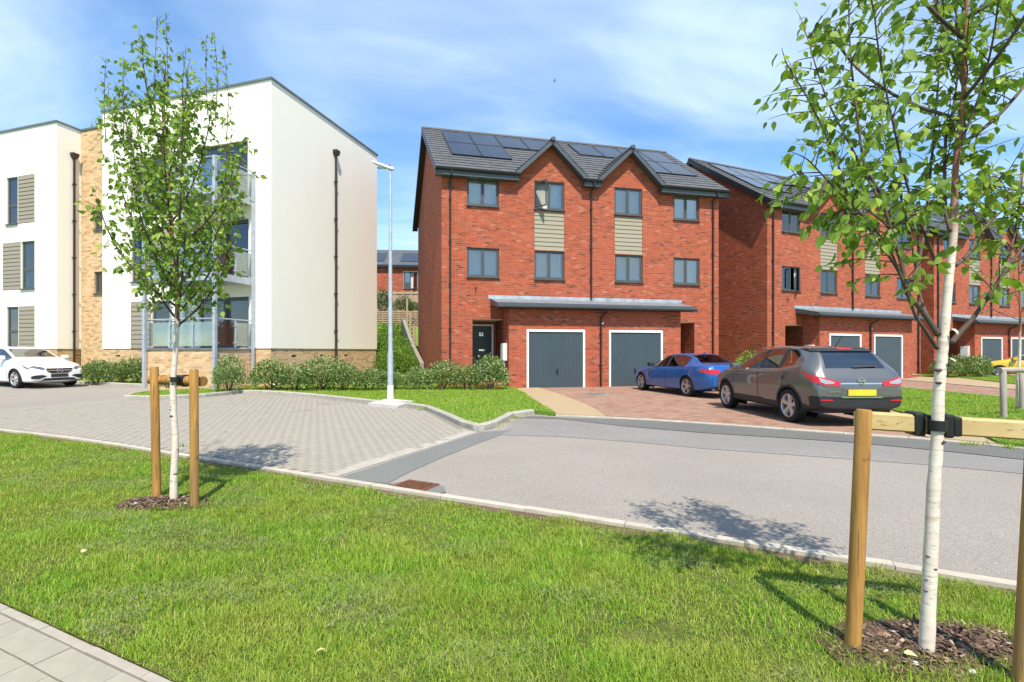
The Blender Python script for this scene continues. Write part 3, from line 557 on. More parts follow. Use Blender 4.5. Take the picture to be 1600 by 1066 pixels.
# ------------------------------------------------------------------ building pieces
def wall_holes(mb, x0, x1, z0, z1, holes, y, mi=0, reveal=0.10, fn=None, back=None):
    """a wall face in the plane y with real openings and their reveals; fn maps (x,y,z)"""
    fn = fn or (lambda x, y, z: (x, y, z))
    xs = sorted({x0, x1, *[h[0] for h in holes], *[h[1] for h in holes]}); zs = sorted({z0, z1, *[h[2] for h in holes], *[h[3] for h in holes]})
    xs = [x for x in xs if x0 <= x <= x1]; zs = [z for z in zs if z0 <= z <= z1]
    for a, b in zip(xs, xs[1:]):
        for c, d in zip(zs, zs[1:]):
            mx, mz = (a + b) / 2, (c + d) / 2
            if any(h[0] < mx < h[1] and h[2] < mz < h[3] for h in holes): continue
            mb.quad(fn(a, y, c), fn(b, y, c), fn(b, y, d), fn(a, y, d), mi)
    for h in holes:
        a, b, c, d = h[:4]; r = h[4] if len(h) > 4 else reveal
        mb.quad(fn(a, y, c), fn(a, y + r, c), fn(b, y + r, c), fn(b, y, c), mi); mb.quad(fn(a, y, d), fn(b, y, d), fn(b, y + r, d), fn(a, y + r, d), mi)
        mb.quad(fn(a, y, c), fn(a, y, d), fn(a, y + r, d), fn(a, y + r, c), mi); mb.quad(fn(b, y, c), fn(b, y + r, c), fn(b, y + r, d), fn(b, y, d), mi)
def window(parent, x0, x1, z0, z1, y, lights=2, fw=0.055, inside_kind='net', open_leaf=None, transom=None, frame=None, sill=True, sw=0.04, glass=None):
    """a framed window: frame, panes (each its own), sill and what hangs behind"""
    frame = frame or M_['frame']; mb = MB(); yo = y - 0.005
    mb.box(x0, x1, yo, yo + .06, z0, z0 + fw).box(x0, x1, yo, yo + .06, z1 - fw, z1).box(x0, x0 + fw, yo + .001, yo + .059, z0 + fw, z1 - fw).box(x1 - fw, x1, yo + .001, yo + .059, z0 + fw, z1 - fw)
    w = (x1 - x0 - 2 * fw - (lights - 1) * fw) / lights; cells = []
    for k in range(lights):
        a = x0 + fw + k * (w + fw)
        if k: mb.box(a - fw, a, yo + .001, yo + .059, z0 + fw, z1 - fw)
        if transom:
            zt = z0 + (z1 - z0) * transom; mb.box(a, a + w, yo + .001, yo + .059, zt - fw / 2, zt + fw / 2); cells += [(a, a + w, z0 + fw, zt - fw / 2, k), (a, a + w, zt + fw / 2, z1 - fw, k)]
        else: cells.append((a, a + w, z0 + fw, z1 - fw, k))
    win = mb.obj('window', frame, parent, bevel=0.006)
    for (a, b, c, d, k) in cells:
        if open_leaf is not None and k == open_leaf[0]:
            L = b - a; hinge = a if open_leaf[1] > 0 else b; sg = 1 if open_leaf[1] > 0 else -1
            leaf = MB(); t = 0.05
            leaf.box(0, sg * L, -.02, .02, 0, t).box(0, sg * L, -.02, .02, d - c - t, d - c).box(0, sg * t, -.02, .02, t, d - c - t).box(sg * (L - t), sg * L, -.02, .02, t, d - c - t)
            lo = leaf.obj('casement', frame, win); lo.location = (hinge, yo + .01, c); lo.rotation_euler = (0, 0, math.radians(-abs(open_leaf[1]) * sg))
            g = MB().box(sg * t, sg * (L - t), -.004, .004, t, d - c - t).obj('pane', glass or M_['glass'], win); g.location = lo.location; g.rotation_euler = lo.rotation_euler; continue
        if sw:
            f = MB(); f.box(a, b, yo + .012, yo + .045, c, c + sw).box(a, b, yo + .012, yo + .045, d - sw, d).box(a, a + sw, yo + .012, yo + .045, c + sw, d - sw).box(b - sw, b, yo + .012, yo + .045, c + sw, d - sw); f.obj('sash', frame, win)
        MB().box(a + sw, b - sw, yo + .026, yo + .032, c + sw, d - sw).obj('pane', glass or M_['glass'], win)
    if sill: MB().box(x0 - .03, x1 + .03, y - .13, y + .02, z0 - .045, z0 - .002).obj('sill', frame, win)
    yb = y + 0.16; ik = inside_kind
    if ik in ('net', 'blind'): MB().box(x0, x1, yb, yb + .01, z0, z1).obj('net_curtain' if ik == 'net' else 'slatted_blind', M_[ik], win)
    else:
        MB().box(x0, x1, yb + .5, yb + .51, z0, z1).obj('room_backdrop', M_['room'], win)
    if ik in ('net', 'curtains', 'right_curtain'):
        for s in ((0, 1) if ik == 'curtains' else (1,)):
            cw = (x1 - x0) * random.uniform(.10, .2); xa = x0 + .03 if s == 0 else x1 - cw - .03; c = MB()
            n = 8; pts = [(xa + cw * i / n, yb - .03 - .02 * (i % 2)) for i in range(n + 1)]
            for p, q in zip(pts, pts[1:]): c.quad((*p, z0 + .02), (*q, z0 + .02), (*q, z1), (*p, z1))
            c.obj('curtain', M_['curtain'], win)
    return win
def pipe_run(parent, pts, r=0.036, mat=None, brackets=None, name='downpipe'):
    o = MB().tube(pts, r, 10).obj(name, mat or M_['black_pvc'], parent, smooth=True)
    for b in (brackets or []):
        MB().box(b[0] - .055, b[0] + .055, b[1] - .045, b[1] + .06, b[2] - .02, b[2] + .02).obj('pipe_bracket', mat or M_['black_pvc'], o)
    return o
def course_strip(mb, a, b, c, d, n, step=0.018, up=Vector((0, 0, 1)), tile=0.33, slip=0):
    """tile courses between eave line a-b and head line d-c (a below d), stepped, broken into tiles"""
    a, b, c, d = map(Vector, (a, b, c, d)); nn = (b - a).cross(d - a).normalized(); nn = nn if nn.z > 0 else -nn
    for i in range(n):
        p0 = a + (d - a) * (i / n); p1 = b + (c - b) * (i / n); q0 = a + (d - a) * min(1, (i + 1.0) / n); q1 = b + (c - b) * min(1, (i + 1.0) / n)
        L = (p1 - p0).length; k = max(1, int(L / tile)); o = 0.5 / k if (i + slip) % 2 else 0.0
        cuts = [0.0] + [t for t in [(m + 1) / k - o for m in range(k)] if 0.02 / k < t < 1 - 0.02 / k] + [1.0]
        for u, v in zip(cuts, cuts[1:]):
            e = 0.0035 / max(L, .1); j = random.uniform(-.003, .003); u2 = u + (e if u > 0 else 0); v2 = v - (e if v < 1 else 0)
            lo0 = p0 + (p1 - p0) * u2 + nn * (step * 1.9 + j); lo1 = p0 + (p1 - p0) * v2 + nn * (step * 1.9 + j); hi0 = q0 + (q1 - q0) * u2 + nn * (step * .9 + j); hi1 = q0 + (q1 - q0) * v2 + nn * (step * .9 + j)
            mb.add([lo0, lo1, hi1, hi0, lo0 - nn * step * 1.2, lo1 - nn * step * 1.2], [(0, 1, 2, 3), (4, 5, 1, 0)])

HW, HD, EZ, PITCH, OH = 12.78, 9.35, 8.75, math.radians(36), 0.35
TP = math.tan(PITCH); RZ = EZ + (HD / 2 + OH) * TP
GAB = [(4.58, 1.52, 8.86, 10.28), (8.22, 1.52, 8.86, 10.28)]      # dormer gables: centre, half width, foot, apex of the roof
def semi_house(name, label, loc, rz, number=None, opens=(), blinds=()):
    T = thing(name, label, 'house', (*loc, 0.0), rz)
    br = M_['brick']
    win = {'w1u': (1.03, 2.37, 7.38, 8.55), 'w2u': (3.90, 5.24, 7.41, 8.64), 'w3u': (7.56, 8.90, 7.41, 8.64), 'w4u': (10.45, 11.77, 7.36, 8.53),
           'w1l': (1.03, 2.38, 4.48, 5.72), 'w2l': (3.91, 5.25, 4.48, 5.72), 'w3l': (7.59, 8.93, 4.48, 5.72), 'w4l': (10.45, 11.79, 4.46, 5.70)}
    clad = [(3.90, 5.24, 5.74, 7.37), (7.57, 8.91, 5.74, 7.37)]
    door = [(1.26, 2.55, -0.3, 2.81, 1.2), (10.23, 11.52, -0.3, 2.81, 1.2)]
    w = MB(); holes = [v for v in win.values()] + [(*c, .04) for c in clad] + door
    wall_holes(w, 0, HW, -.3, 8.78, holes, 0.0)
    for (xc, hw, zf, za) in GAB: w.add([(xc - hw * .93, 0, 8.78), (xc + hw * .93, 0, 8.78), (xc, 0, za - .16)], [(0, 1, 2)])
    w.quad((0, HD, -.3), (HW, HD, -.3), (HW, HD, 8.78), (0, HD, 8.78))
    for x in (0, HW): w.add([(x, 0, -.3), (x, HD, -.3), (x, HD, 8.78), (x, HD / 2, RZ - .22), (x, 0, 8.78)], [(0, 1, 2, 3, 4)])
    w.obj('wall', br, T)
    for (a, b, c, d, r) in door: MB().quad((a, 1.2, -.3), (b, 1.2, -.3), (b, 1.2, 2.81), (a, 1.2, 2.81)).obj('porch_wall', br, T)
    for a in (1.27, 10.24): MB().box(a, a + 1.27, .03, 1.19, 2.795, 2.84).obj('porch_soffit', M_['white_paint'], T)
    # --- windows
    for k, v in win.items():
        lf = dict(opens).get(k); kind = 'blind' if k in blinds else random.choice(('net', 'net', 'blind') if number else ('net', 'net', 'blind', 'curtains'))
        window(T, v[0] + .006, v[1] - .006, v[2] + .05, v[3] - .006, 0.055, 2, 0.05, kind, lf)
    for (x0, x1, z0, z1) in clad:
        p = MB().box(x0, x1, .03, .06, z0, z1).obj('cladding_panel', M_['clad_green'], T); n = 9; h = (z1 - z0) / n
        for i in range(n):
            z = z0 + i * h; mb = MB(); mb.prism([(.028, z + .003), (-.006, z + .003), (.016, z + h - .004), (.028, z + h - .004)], lambda u, v_, a: (a, u, v_), x0 + .012, x1 - .012); mb.obj('cladding_board', M_['clad_green'], p)
    # --- main roof
    R = MB(); xl, xr = -.30, HW + .30
    R.quad((xl, -OH, EZ), (xr, -OH, EZ), (xr, HD / 2, RZ), (xl, HD / 2, RZ)); R.quad((xl, HD + OH, EZ), (xr, HD + OH, EZ), (xr, HD / 2, RZ), (xl, HD / 2, RZ))
    for (xc, hw, zf, za) in GAB: pass
    back = MB(); back.quad((xl, HD + OH, EZ), (xr, HD + OH, EZ), (xr, HD / 2, RZ), (xl, HD / 2, RZ)); roof = back.obj('roof', M_['tile'], T)
    n = 17; tl = MB(); yz = lambda t: (-OH + (HD / 2 + OH) * t, EZ + (RZ - EZ) * t)
    for i in range(n):
        t0, t1 = i / n, (i + 1) / n; z = EZ + (RZ - EZ) * (i + .0) / n; segs = [(xl, xr)]
        for (xc, hw, zf, za) in GAB:
            k = hw * (za - max(z, zf)) / (za - zf) - .05
            if k > 0.03:
                ns = []
                for a, b in segs:
                    if xc - k > a: ns.append((a, min(b, xc - k)))
                    if xc + k < b: ns.append((max(a, xc + k), b))
                segs = [s for s in ns if s[1] - s[0] > .02]
        (y0, z0), (y1, z1) = yz(t0), yz(t1)
        for a, b in segs: course_strip(tl, (a, y0, z0), (b, y0, z0), (b, y1, z1), (a, y1, z1), 1, 0.026, slip=i)
    for (xc, hw, zf, za) in GAB:                     # dormer slopes run back into the main roof
        yb = lambda z: (z - EZ) / TP - OH
        for s in (-1, 1):
            m = 6
            for i in range(m):
                t0, t1 = i / m, (i + 1) / m; xa, xb = xc + s * hw * 1.04 * (1 - t0), xc + s * hw * 1.04 * (1 - t1); za0, za1 = zf - .03 + (za - zf + .03) * t0, zf - .03 + (za - zf + .03) * t1
                course_strip(tl, (xa, -OH - .05, za0), (xa, yb(za0) + .12, za0), (xb, yb(za1) + .12, za1), (xb, -OH - .05, za1), 1, 0.014, slip=i)
    to = tl.obj('roof_tiles', M_['tile'], T, recalc=False); to['kind'] = 'stuff'
    under = MB().quad((xl, -OH, EZ - .01), (xl, HD / 2, RZ - .01), (xr, HD / 2, RZ - .01), (xr, -OH, EZ - .01))
    for (xc, hw, zf, za) in GAB: pass
    rd = MB(); k = 24
    for i in range(k):
        a = xl + (xr - xl) * i / k; b = xl + (xr - xl) * (i + 1) / k - .006
        rt = MB().prism([(-.13, -.05), (-.05, .055), (.05, .055), (.13, -.05)], lambda u, v_, q: (q, HD / 2 + u, RZ + .03 + v_), a, b).obj('ridge_tile', M_['tile'], roof)
    for (xc, hw, zf, za) in GAB:
        yb = (za - EZ) / TP - OH; nn = 4
        for i in range(nn):
            a = -OH - .08 + (yb + OH + .1) * i / nn; b = -OH - .08 + (yb + OH + .1) * (i + 1) / nn - .006
            MB().prism([(-.12, -.075), (-.05, .05), (.05, .05), (.12, -.075)], lambda u, v_, q: (xc + u, q, za + .035 + v_), a, b).obj('ridge_tile', M_['tile'], roof)
        MB().box(xc - .085, xc + .085, -OH - .13, -OH - .081, za - .09, za + .075).obj('ridge_end_cap', M_['fascia'], roof, bevel=0.03)
    # --- boards at eaves and verges
    for a, b in ((xl + .02, GAB[0][0] - 1.44), (GAB[0][0] + 1.44, GAB[1][0] - 1.44), (GAB[1][0] + 1.44, xr - .02)):
        MB().box(a, b, -OH + .02, -OH + .045, EZ - .27, EZ - .01).obj('fascia_board', M_['fascia'], T); MB().box(a, b, -OH + .046, -.002, EZ - .265, EZ - .245).obj('soffit', M_['fascia'], T)
        g = MB().prism([(-.06, .0), (-.055, -.05), (-.03, -.085), (0.0, -.095), (.03, -.085), (.05, -.05), (.055, 0), (.045, 0), (.035, -.05), (0, -.075), (-.04, -.05), (-.05, 0)], lambda u, v_, q: (q, -OH - .04 + u, EZ - .005 + v_), a - .03, b + .03); g.obj('gutter', M_['black_pvc'], T, smooth=True)
    for x, sg in ((xl, 1), (xr, -1)):
        for yy in (1, -1):
            f = (lambda y: y) if yy == 1 else (lambda y: HD - y)
            MB().prism([(-OH, EZ + .01), (HD / 2, RZ + .01), (HD / 2, RZ - .25), (-OH, EZ - .25)], lambda u, v_, q: (q, f(u), v_), x, x + sg * .03).obj('barge_board', M_['black_pvc'], T)
            MB().prism([(-OH, EZ - .2), (HD / 2, RZ - .2), (HD / 2, RZ - .225), (-OH, EZ - .225)], lambda u, v_, q: (q, f(u), v_), x + sg * .031, x + sg * .299).obj('verge_soffit', M_['black_pvc'], T)
    for (xc, hw, zf, za) in GAB:
        for s in (-1, 1):
            e = 1.04; MB().prism([(xc, za + .0), (xc + s * hw * e, zf - .04), (xc + s * hw * e, zf - .27), (xc, za - .20)], lambda u, v_, q: (u, q, v_), -OH - .045, -OH - .02).obj('barge_board', M_['fascia'], T)
            MB().prism([(xc, za - .15), (xc + s * hw * e, zf - .18), (xc + s * hw * e, zf - .20), (xc, za - .175)], lambda u, v_, q: (u, q, v_), -OH - .019, -.003).obj('verge_soffit', M_['fascia'], T)
    # --- solar panels
    ct, st = math.cos(PITCH), math.sin(PITCH)
    def panel(s0, s1, u0, u1):
        f = lambda x, u, h: (x, -OH + u * ct - h * st, EZ + u * st + h * ct)
        fr = MB()
        for a, b, c, d in ((s0, s1, u0, u0 + .03), (s0, s1, u1 - .03, u1), (s0, s0 + .03, u0 + .03, u1 - .03), (s1 - .03, s1, u0 + .03, u1 - .03)):
            vs = [f(x, u, h) for h in (.05, .10) for u in (c, d) for x in (a, b)]; fr.add(vs, [(0, 2, 3, 1), (4, 5, 7, 6), (0, 1, 5, 4), (2, 6, 7, 3), (0, 4, 6, 2), (1, 3, 7, 5)])
        p = fr.obj('solar_panel', M_['black_pvc'], T)
        MB().quad(f(s0 + .03, u0 + .03, .094), f(s1 - .03, u0 + .03, .094), f(s1 - .03, u1 - .03, .094), f(s0 + .03, u1 - .03, .094)).obj('cell_glass', M_['solar'], p)
    pw = 1.325
    for k in range(4): panel(.60 + k * pw, .60 + (k + 1) * pw - .02, 3.72, 5.66)
    for k in range(2): panel(.60 + k * pw, .60 + (k + 1) * pw - .02, 1.74, 3.70)
    for k in range(4): panel(12.40 - (k + 1) * pw + .02, 12.40 - k * pw, 3.72, 5.66)
    for k in range(2): panel(12.40 - (k + 1) * pw + .02, 12.40 - k * pw, 1.74, 3.70)
    # --- garage block
    gx0, gx1, gy = 2.55, 10.23, -.85; gd = [(3.29, 5.80), (6.87, 9.37)]
    g = MB(); wall_holes(g, gx0, gx1, -.3, 3.36, [(a, b, 0.0, 2.38, .08) for a, b in gd], gy)
    for x in (gx0, gx1): g.quad((x, gy, -.3), (x, 0, -.3), (x, 0, 3.6), (x, gy, 3.36)); 
    for x in (gx0, gx1): g.quad((x, 0, -.3), (x, 1.2, -.3), (x, 1.2, 2.8), (x, 0, 2.8))
    g.obj('garage_wall', br, T)
    for a, b in gd:
        fm = MB().box(a + .002, a + .085, gy - .012, gy + .06, 0, 2.378).box(b - .085, b - .002, gy - .012, gy + .06, 0, 2.378).box(a + .085, b - .085, gy - .012, gy + .06, 2.285, 2.378)
        gdoor = fm.obj('garage_door', M_['white_paint'], T, bevel=0.004); n = 26; pw_ = (b - a - .17) / n; dm = MB(); pts = []
        for i in range(n):
            x = a + .085 + i * pw_; pts += [(x, gy + .045), (x + pw_ * .18, gy + .028), (x + pw_ * .82, gy + .028), (x + pw_, gy + .045)]
        for p, q in zip(pts, pts[1:]): dm.quad((*p, .012), (*q, .012), (*q, 2.285), (*p, 2.285))
        dm.obj('ribbed_panel', M_['garage'], gdoor)
        hx = (a + b) / 2 + (.05 if a < 5 else -.05); MB().box(hx - .03, hx + .03, gy + .0, gy + .03, .62, .78).tube([(hx, gy - .03, .70), (hx, gy - .03, .60)], .012, 8).obj('door_handle', M_['black_pvc'], gdoor)
    cx0, cx1, cy0 = 2.02, 10.72, -1.17
    MB().prism([(cy0, 3.33), (0.0, 3.60), (0.0, 3.66), (cy0, 3.39)], lambda u, v_, q: (q, u, v_), cx0, cx1).obj('garage_roof', M_['sheet_roof'], T)
    MB().prism([(cy0 - .03, 3.19), (cy0 - .001, 3.19), (cy0 - .001, 3.40), (cy0 - .03, 3.40)], lambda u, v_, q: (q, u, v_), cx0 - .02, cx1 + .02).obj('fascia_board', M_['fascia'], T)
    MB().box(cx0 + .01, cx1 - .01, cy0, -.86, 3.185, 3.21).obj('soffit', M_['black_pvc'], T)
    for x in (cx0, cx1): MB().prism([(cy0, 3.19), (-.003, 3.42), (-.003, 3.64), (cy0, 3.39)], lambda u, v_, q: (q, u, v_), x - .02, x + .02).obj('barge_board', M_['fascia'], T)
    MB().tube([(cx0 - .03, cy0 - .08, 3.23), (cx1 + .03, cy0 - .08, 3.23)], .05, 10).obj('gutter', M_['black_pvc'], T, smooth=True)
    MB().prism([(-.012, 3.60), (-.03, 3.66), (-.012, 3.80), (-.003, 3.80), (-.003, 3.60)], lambda u, v_, q: (q, u, v_), cx0 - .10, cx1 + .14).obj('lead_flashing', M_['lead'], T)
    # --- pipes
    for x, zb in ((.34, -.1), (12.45, -.1)):
        pipe_run(T, [(x, -OH - .04, 8.66), (x, -OH - .04, 8.52), (x, -.07, 8.36), (x, -.065, zb)], .038, None, [(x, -.06, z) for z in (7.6, 5.9, 4.2, 2.4, .8)])
    pipe_run(T, [(6.45, -OH - .04, 8.66), (6.45, -OH - .04, 8.52), (6.45, -.07, 8.36), (6.45, -.065, 3.72)], .038, None, [(6.45, -.06, z) for z in (7.6, 5.9, 4.6)])
    pipe_run(T, [(6.62, cy0 - .08, 3.20), (6.62, cy0 - .08, 3.12), (6.50, -.95, 2.95), (6.48, -.92, 2.85), (6.48, -.915, .02)], .038, None, [(6.48, -.91, z) for z in (2.2, .9)])
    # --- doors in the porches
    for s, (dx0, dx1) in ((0, (1.40, 2.42)), (1, (10.36, 11.38))):
        d = MB().box(dx0, dx0 + .07, 1.13, 1.19, .45, 2.66).box(dx1 - .07, dx1, 1.13, 1.19, .45, 2.66).box(dx0 + .07, dx1 - .07, 1.13, 1.19, 2.59, 2.66).obj('front_door', M_['white_paint'], T)
        MB().box(dx0 + .07, dx1 - .07, 1.145, 1.185, .45, 2.59).obj('door_leaf', M_['front_door'], d, bevel=.004)
        cxd = (dx0 + dx1) / 2; MB().box(cxd - .13, cxd + .13, 1.130, 1.145, 1.52, 1.58).obj('letter_plate', M_['chrome'], d); MB().box(dx0 + .16, dx1 - .16, 1.138, 1.145, .52, .95).obj('kick_panel', M_['galv'], d)
        MB().tube([(dx1 - .14, 1.10, 1.45), (dx1 - .14, 1.10, 1.33)], .014, 8).obj('door_handle', M_['chrome'], d)
        if number and s == 0:
            t = bpy.data.objects.new('door_number', text_mesh(number, .20, .004, M_['chrome'])); link(t, d); t.location = (cxd - .03, 1.138, 2.22); t.rotation_euler = (math.radians(90), 0, 0)
        x0, x1 = (1.27, 2.54) if s == 0 else (10.24, 11.51)
        MB().box(x0, x1, .001, 1.198, -.2, .44).obj('porch_floor', M_['cream_path'], T)
        for i, (y, h) in enumerate(((-.30, .30), (-.60, .17))): MB().box(x0 + .02, x1 - .02, y, y + .299 , -.2, h).obj('step', br, T); 
        for i, (y, h) in enumerate(((-.30, .30), (-.60, .17))): MB().box(x0, x1, y - .02, y + .298, h + .001, h + .04).obj('step_tread', M_['cream_path'], T)
    MB().tube([(1.30, -.55, .2), (1.30, -.55, 1.02), (1.30, -.25, 1.28), (1.30, .0, 1.30), (1.30, .0, .45)], .018, 8).obj('handrail', M_['black_pvc'], T, smooth=True)
    # --- meter box on the garage flank, pipes below, vent stub and lamp
    mbx = MB().box(2.39, 2.548, -.62, -.20, 1.12, 1.82).obj('meter_box', M_['plastic_box'], T, bevel=.015); MB().box(2.375, 2.392, -.59, -.23, 1.16, 1.79).obj('meter_door', M_['white_paint'], mbx, bevel=.004)
    for y in (-.52, -.33): MB().tube([(2.47, y, 1.12), (2.47, y, .05)], .022, 8).obj('meter_pipe', M_['plastic_box'], mbx)
    MB().tube([(1.39, .02, 4.10), (1.39, -.08, 4.10), (1.39, -.09, 3.98)], .022, 8).obj('overflow_pipe', M_['brown_pipe'], T)
    MB().box(6.52, 6.60, -.93, -.851, 2.62, 2.70).obj('sensor_lamp', M_['plastic_box'], T, bevel=.01)
    return T
house_a = semi_house('brick_house', 'red brick semi-detached pair with number 52 on its door, behind the blue saloon', OA, math.radians(13.25), '52', (('w2u', (0, 55)),), ('w3u', 'w3l', 'w4l', 'w4u'))
house_b = semi_house('brick_house', 'red brick semi-detached pair directly behind the grey SUV', OB, math.radians(23.05), None, (('w1l', (1, -40)),), ('w2l',))
house_c = semi_house('brick_house', 'red brick semi-detached pair behind the yellow car and the slim staked sapling', OC, math.radians(23.05), None, (), ())
for h in (house_a, house_b, house_c): h['group'] = 'matching red brick semi-detached pairs'
# ------------------------------------------------------------------ the rendered block of flats
RL = math.atan2(-.3054, .952); OL = (-7.417, 17.5)
FL = thing('apartment_block', 'cream rendered three-storey block of flats with buff brick plinth and glass balconies', 'apartment block', (OL[0] * 1.07, OL[1] * 1.07, -.105), RL); FL.scale = (1.07, 1.07, 1.07)
PZ, TZ = 1.60, 10.93
rd = M_['render']
def flat_windows(xw0, xw1, xc0, xc1, z0, z1, zc=None, side='net'):
    """window with a boarded panel beside it"""
    w = window(FL, xw0, xw1, z0, z1, 0.06, 1, .06, side, None, 0.40, sw=.035)
    p = MB().box(xc0, xc1, .02, .05, zc or z0, z1).obj('cladding_panel', M_['clad_taupe'], FL); n = int((z1 - (zc or z0)) / .165); h = (z1 - (zc or z0)) / n
    for i in range(n):
        z = (zc or z0) + i * h; MB().prism([(.02, z + .002), (-.014, z + .002), (.006, z + h - .004), (.02, z + h - .004)], lambda u, v_, a: (a, u, v_), xc0 + .004, xc1 - .004).obj('cladding_board', M_['clad_taupe'], p)
# openings of the main block (x runs to the corner at 0)
doors = [(-3.23, -.96, 1.62, 3.43), (-3.23, -.97, 4.06, 6.19), (-3.23, -1.0, 6.86, 8.95)]
lw = [((-5.52, -4.62, 1.62, 3.40), (-6.60, -5.54, 1.40, 3.40)), ((-6.56, -5.70, 4.15, 6.10), (-5.68, -4.62, 4.15, 6.10)), ((-5.52, -4.62, 6.88, 8.90), (-6.60, -5.54, 6.88, 8.90))]
w = MB(); hs = [(*d, .14) for d in doors] + [(*a, .12) for a, b in lw] + [(*b, .03) for a, b in lw]
hs = [(a, b, max(c, PZ), d, r) for a, b, c, d, r in hs]
wall_holes(w, -8.11, 0, PZ, TZ, hs, 0.0)
w.quad((0, 0, PZ), (0, 7.2, PZ), (0, 7.2, TZ), (0, 0, TZ)); w.quad((0, 7.2, PZ), (-8.11, 7.2, PZ), (-8.11, 7.2, TZ), (0, 7.2, TZ)); w.quad((-8.11, 0, PZ), (-8.11, 7.2, PZ), (-8.11, 7.2, TZ), (-8.11, 0, TZ)); w.quad((-8.11, 0, PZ), (0, 0, PZ), (0, .03, PZ), (-8.11, .03, PZ)); w.quad((0, 0, PZ), (-.03, 0, PZ), (-.03, 7.2, PZ), (0, 7.2, PZ))
w.quad((-8.1, .02, TZ - .3), (-.02, .02, TZ - .3), (-.02, 7.18, TZ - .3), (-8.1, 7.18, TZ - .3)); w.obj('rendered_wall', rd, FL)
# wing
ww = MB(); wo = [((-13.84, -13.12, 6.92, 8.95), (-13.10, -12.06, 6.92, 8.95)), ((-12.90, -12.06, 4.12, 6.15), (-14.09, -12.93, 4.12, 6.15)), ((-13.84, -13.08, 1.62, 3.40), (-13.06, -12.06, 1.62, 3.40))]
ww_h = [(*a, .12) for a, b in wo] + [(*b, .03) for a, b in wo]
for dx in (-4.4,): ww_h += [(a + dx, b + dx, c, d, r) for a, b, c, d, r in ww_h[:6]]
wall_holes(ww, -23, -10.72, PZ, TZ, ww_h, 0.0); ww.quad((-10.72, 0, PZ), (-10.72, 7.2, PZ), (-10.72, 7.2, TZ), (-10.72, 0, TZ)); ww.quad((-23, 0, PZ), (-10.72, 0, PZ), (-10.72, .03, PZ), (-23, .03, PZ))
ww.quad((-23, .02, TZ - .3), (-10.74, .02, TZ - .3), (-10.74, 7.18, TZ - .3), (-23, 7.18, TZ - .3)); ww.quad((-23, 0, PZ), (-23, 7.2, PZ), (-23, 7.2, TZ), (-23, 0, TZ)); ww.quad((-23, 7.2, PZ), (-10.72, 7.2, PZ), (-10.72, 7.2, TZ), (-23, 7.2, TZ)); ww.obj('rendered_wall', rd, FL)
# buff brick: link and plinths
bk = MB(); lh = [(-9.92, -9.05, 6.60, 7.48, .1), (-9.92, -9.05, 3.92, 4.86, .1)]
wall_holes(bk, -10.72, -8.11, -.3, TZ, lh, .93)
for a, b in ((-23, -10.75), (-8.11, -.03)): bk.quad((a, .03, -.3), (b, .03, -.3), (b, .03, PZ), (a, .03, PZ))
bk.quad((-.03, .03, -.3), (-.03, 7.17, -.3), (-.03, 7.17, PZ), (-.03, .03, PZ)); bk.quad((-10.75, .03, -.3), (-10.75, .93, -.3), (-10.75, .93, PZ), (-10.75, .03, PZ)); bk.quad((-8.09, .03, -.3), (-8.09, .93, -.3), (-8.09, .93, PZ), (-8.09, .03, PZ))
bk.quad((-10.72, .95, TZ - .3), (-8.11, .95, TZ - .3), (-8.11, 7, TZ - .3), (-10.72, 7, TZ - .3)); bk.obj('brick_plinth', M_['buff'], FL)
for (a, b, c, d, r) in lh: window(FL, a + .01, b - .01, c + .02, d - .01, 1.0, 1, .06, 'net', None, None, sw=.03)
for x in (-9.6, -7.3, -2.4): MB().box(x - .11, x + .11, .022, .04, 1.30, 1.36).obj('air_vent', M_['brown_pipe'], FL)
for y in (1.2, 2.9, 4.6): MB().box(-.04, -.022, y - .11, y + .11, 1.30, 1.36).obj('air_vent', M_['brown_pipe'], FL)
# copings
for pts in ([(-8.14, -.03, 0.03, -.03)],): pass
def cope(x0, x1, y0, y1): MB().box(x0, x1, y0, y1, TZ + .001, TZ + .075).obj('coping', M_['coping'], FL, bevel=.006)
cope(-8.15, .05, -.05, .30); cope(-.25, .05, .301, 7.25); cope(-8.15, -7.85, .301, 7.25); cope(-10.719, -8.151, .88, 1.2); cope(-23, -10.68, -.05, .30); cope(-10.98, -10.68, .301, 7.25)
for (a, b) in lw: flat_windows(a[0] + .01, a[1] - .01, b[0] + .01, b[1] - .01, max(a[2], PZ) + .02, a[3] - .01, None if b[2] > PZ else PZ + .01)
for dx in (0, -4.4):
    for (a, b) in wo: flat_windows(a[0] + dx + .01, a[1] + dx - .01, b[0] + dx + .01, b[1] + dx - .01, a[2] + .02, a[3] - .01, None, 'curtains')
for i, (a, b, c, d) in enumerate(doors):
    window(FL, a + .01, b - .01, max(c, PZ) + .01, d - .02, .09, 2, .06, 'dark' if i == 0 else 'right_curtain', None, None, M_['dark_metal'], False, .045)
# rainwater goods with hopper heads
def hopper(x, y, z0, z1, nx, ny):
    h = MB().prism([(-.05, 0), (.05, 0), (.13, .14), (.13, .24), (-.13, .24), (-.13, .14)], lambda u, v_, q: (x + (u if nx == 0 else q * nx), y + (u if ny == 0 else q * ny), z1 + v_), .01, .20).obj('hopper_head', M_['brown_pipe'], FL, bevel=.006)
    px, py = x + nx * .075, y + ny * .075; o = MB().tube([(px, py, z1 + .02), (px, py, z0)], .045, 10).obj('downpipe', M_['brown_pipe'], FL, smooth=True)
    for k in range(6):
        z = z0 + .8 + k * 1.55
        if z < z1 - .3: MB().box(px - .06, px + .06, py - .06, py + .06, z - .02, z + .02).obj('pipe_bracket', M_['brown_pipe'], o)
hopper(0.0, 3.72, .0, 9.62, 1, 0); hopper(-10.72, .62, .0, 9.62, 1, 0)
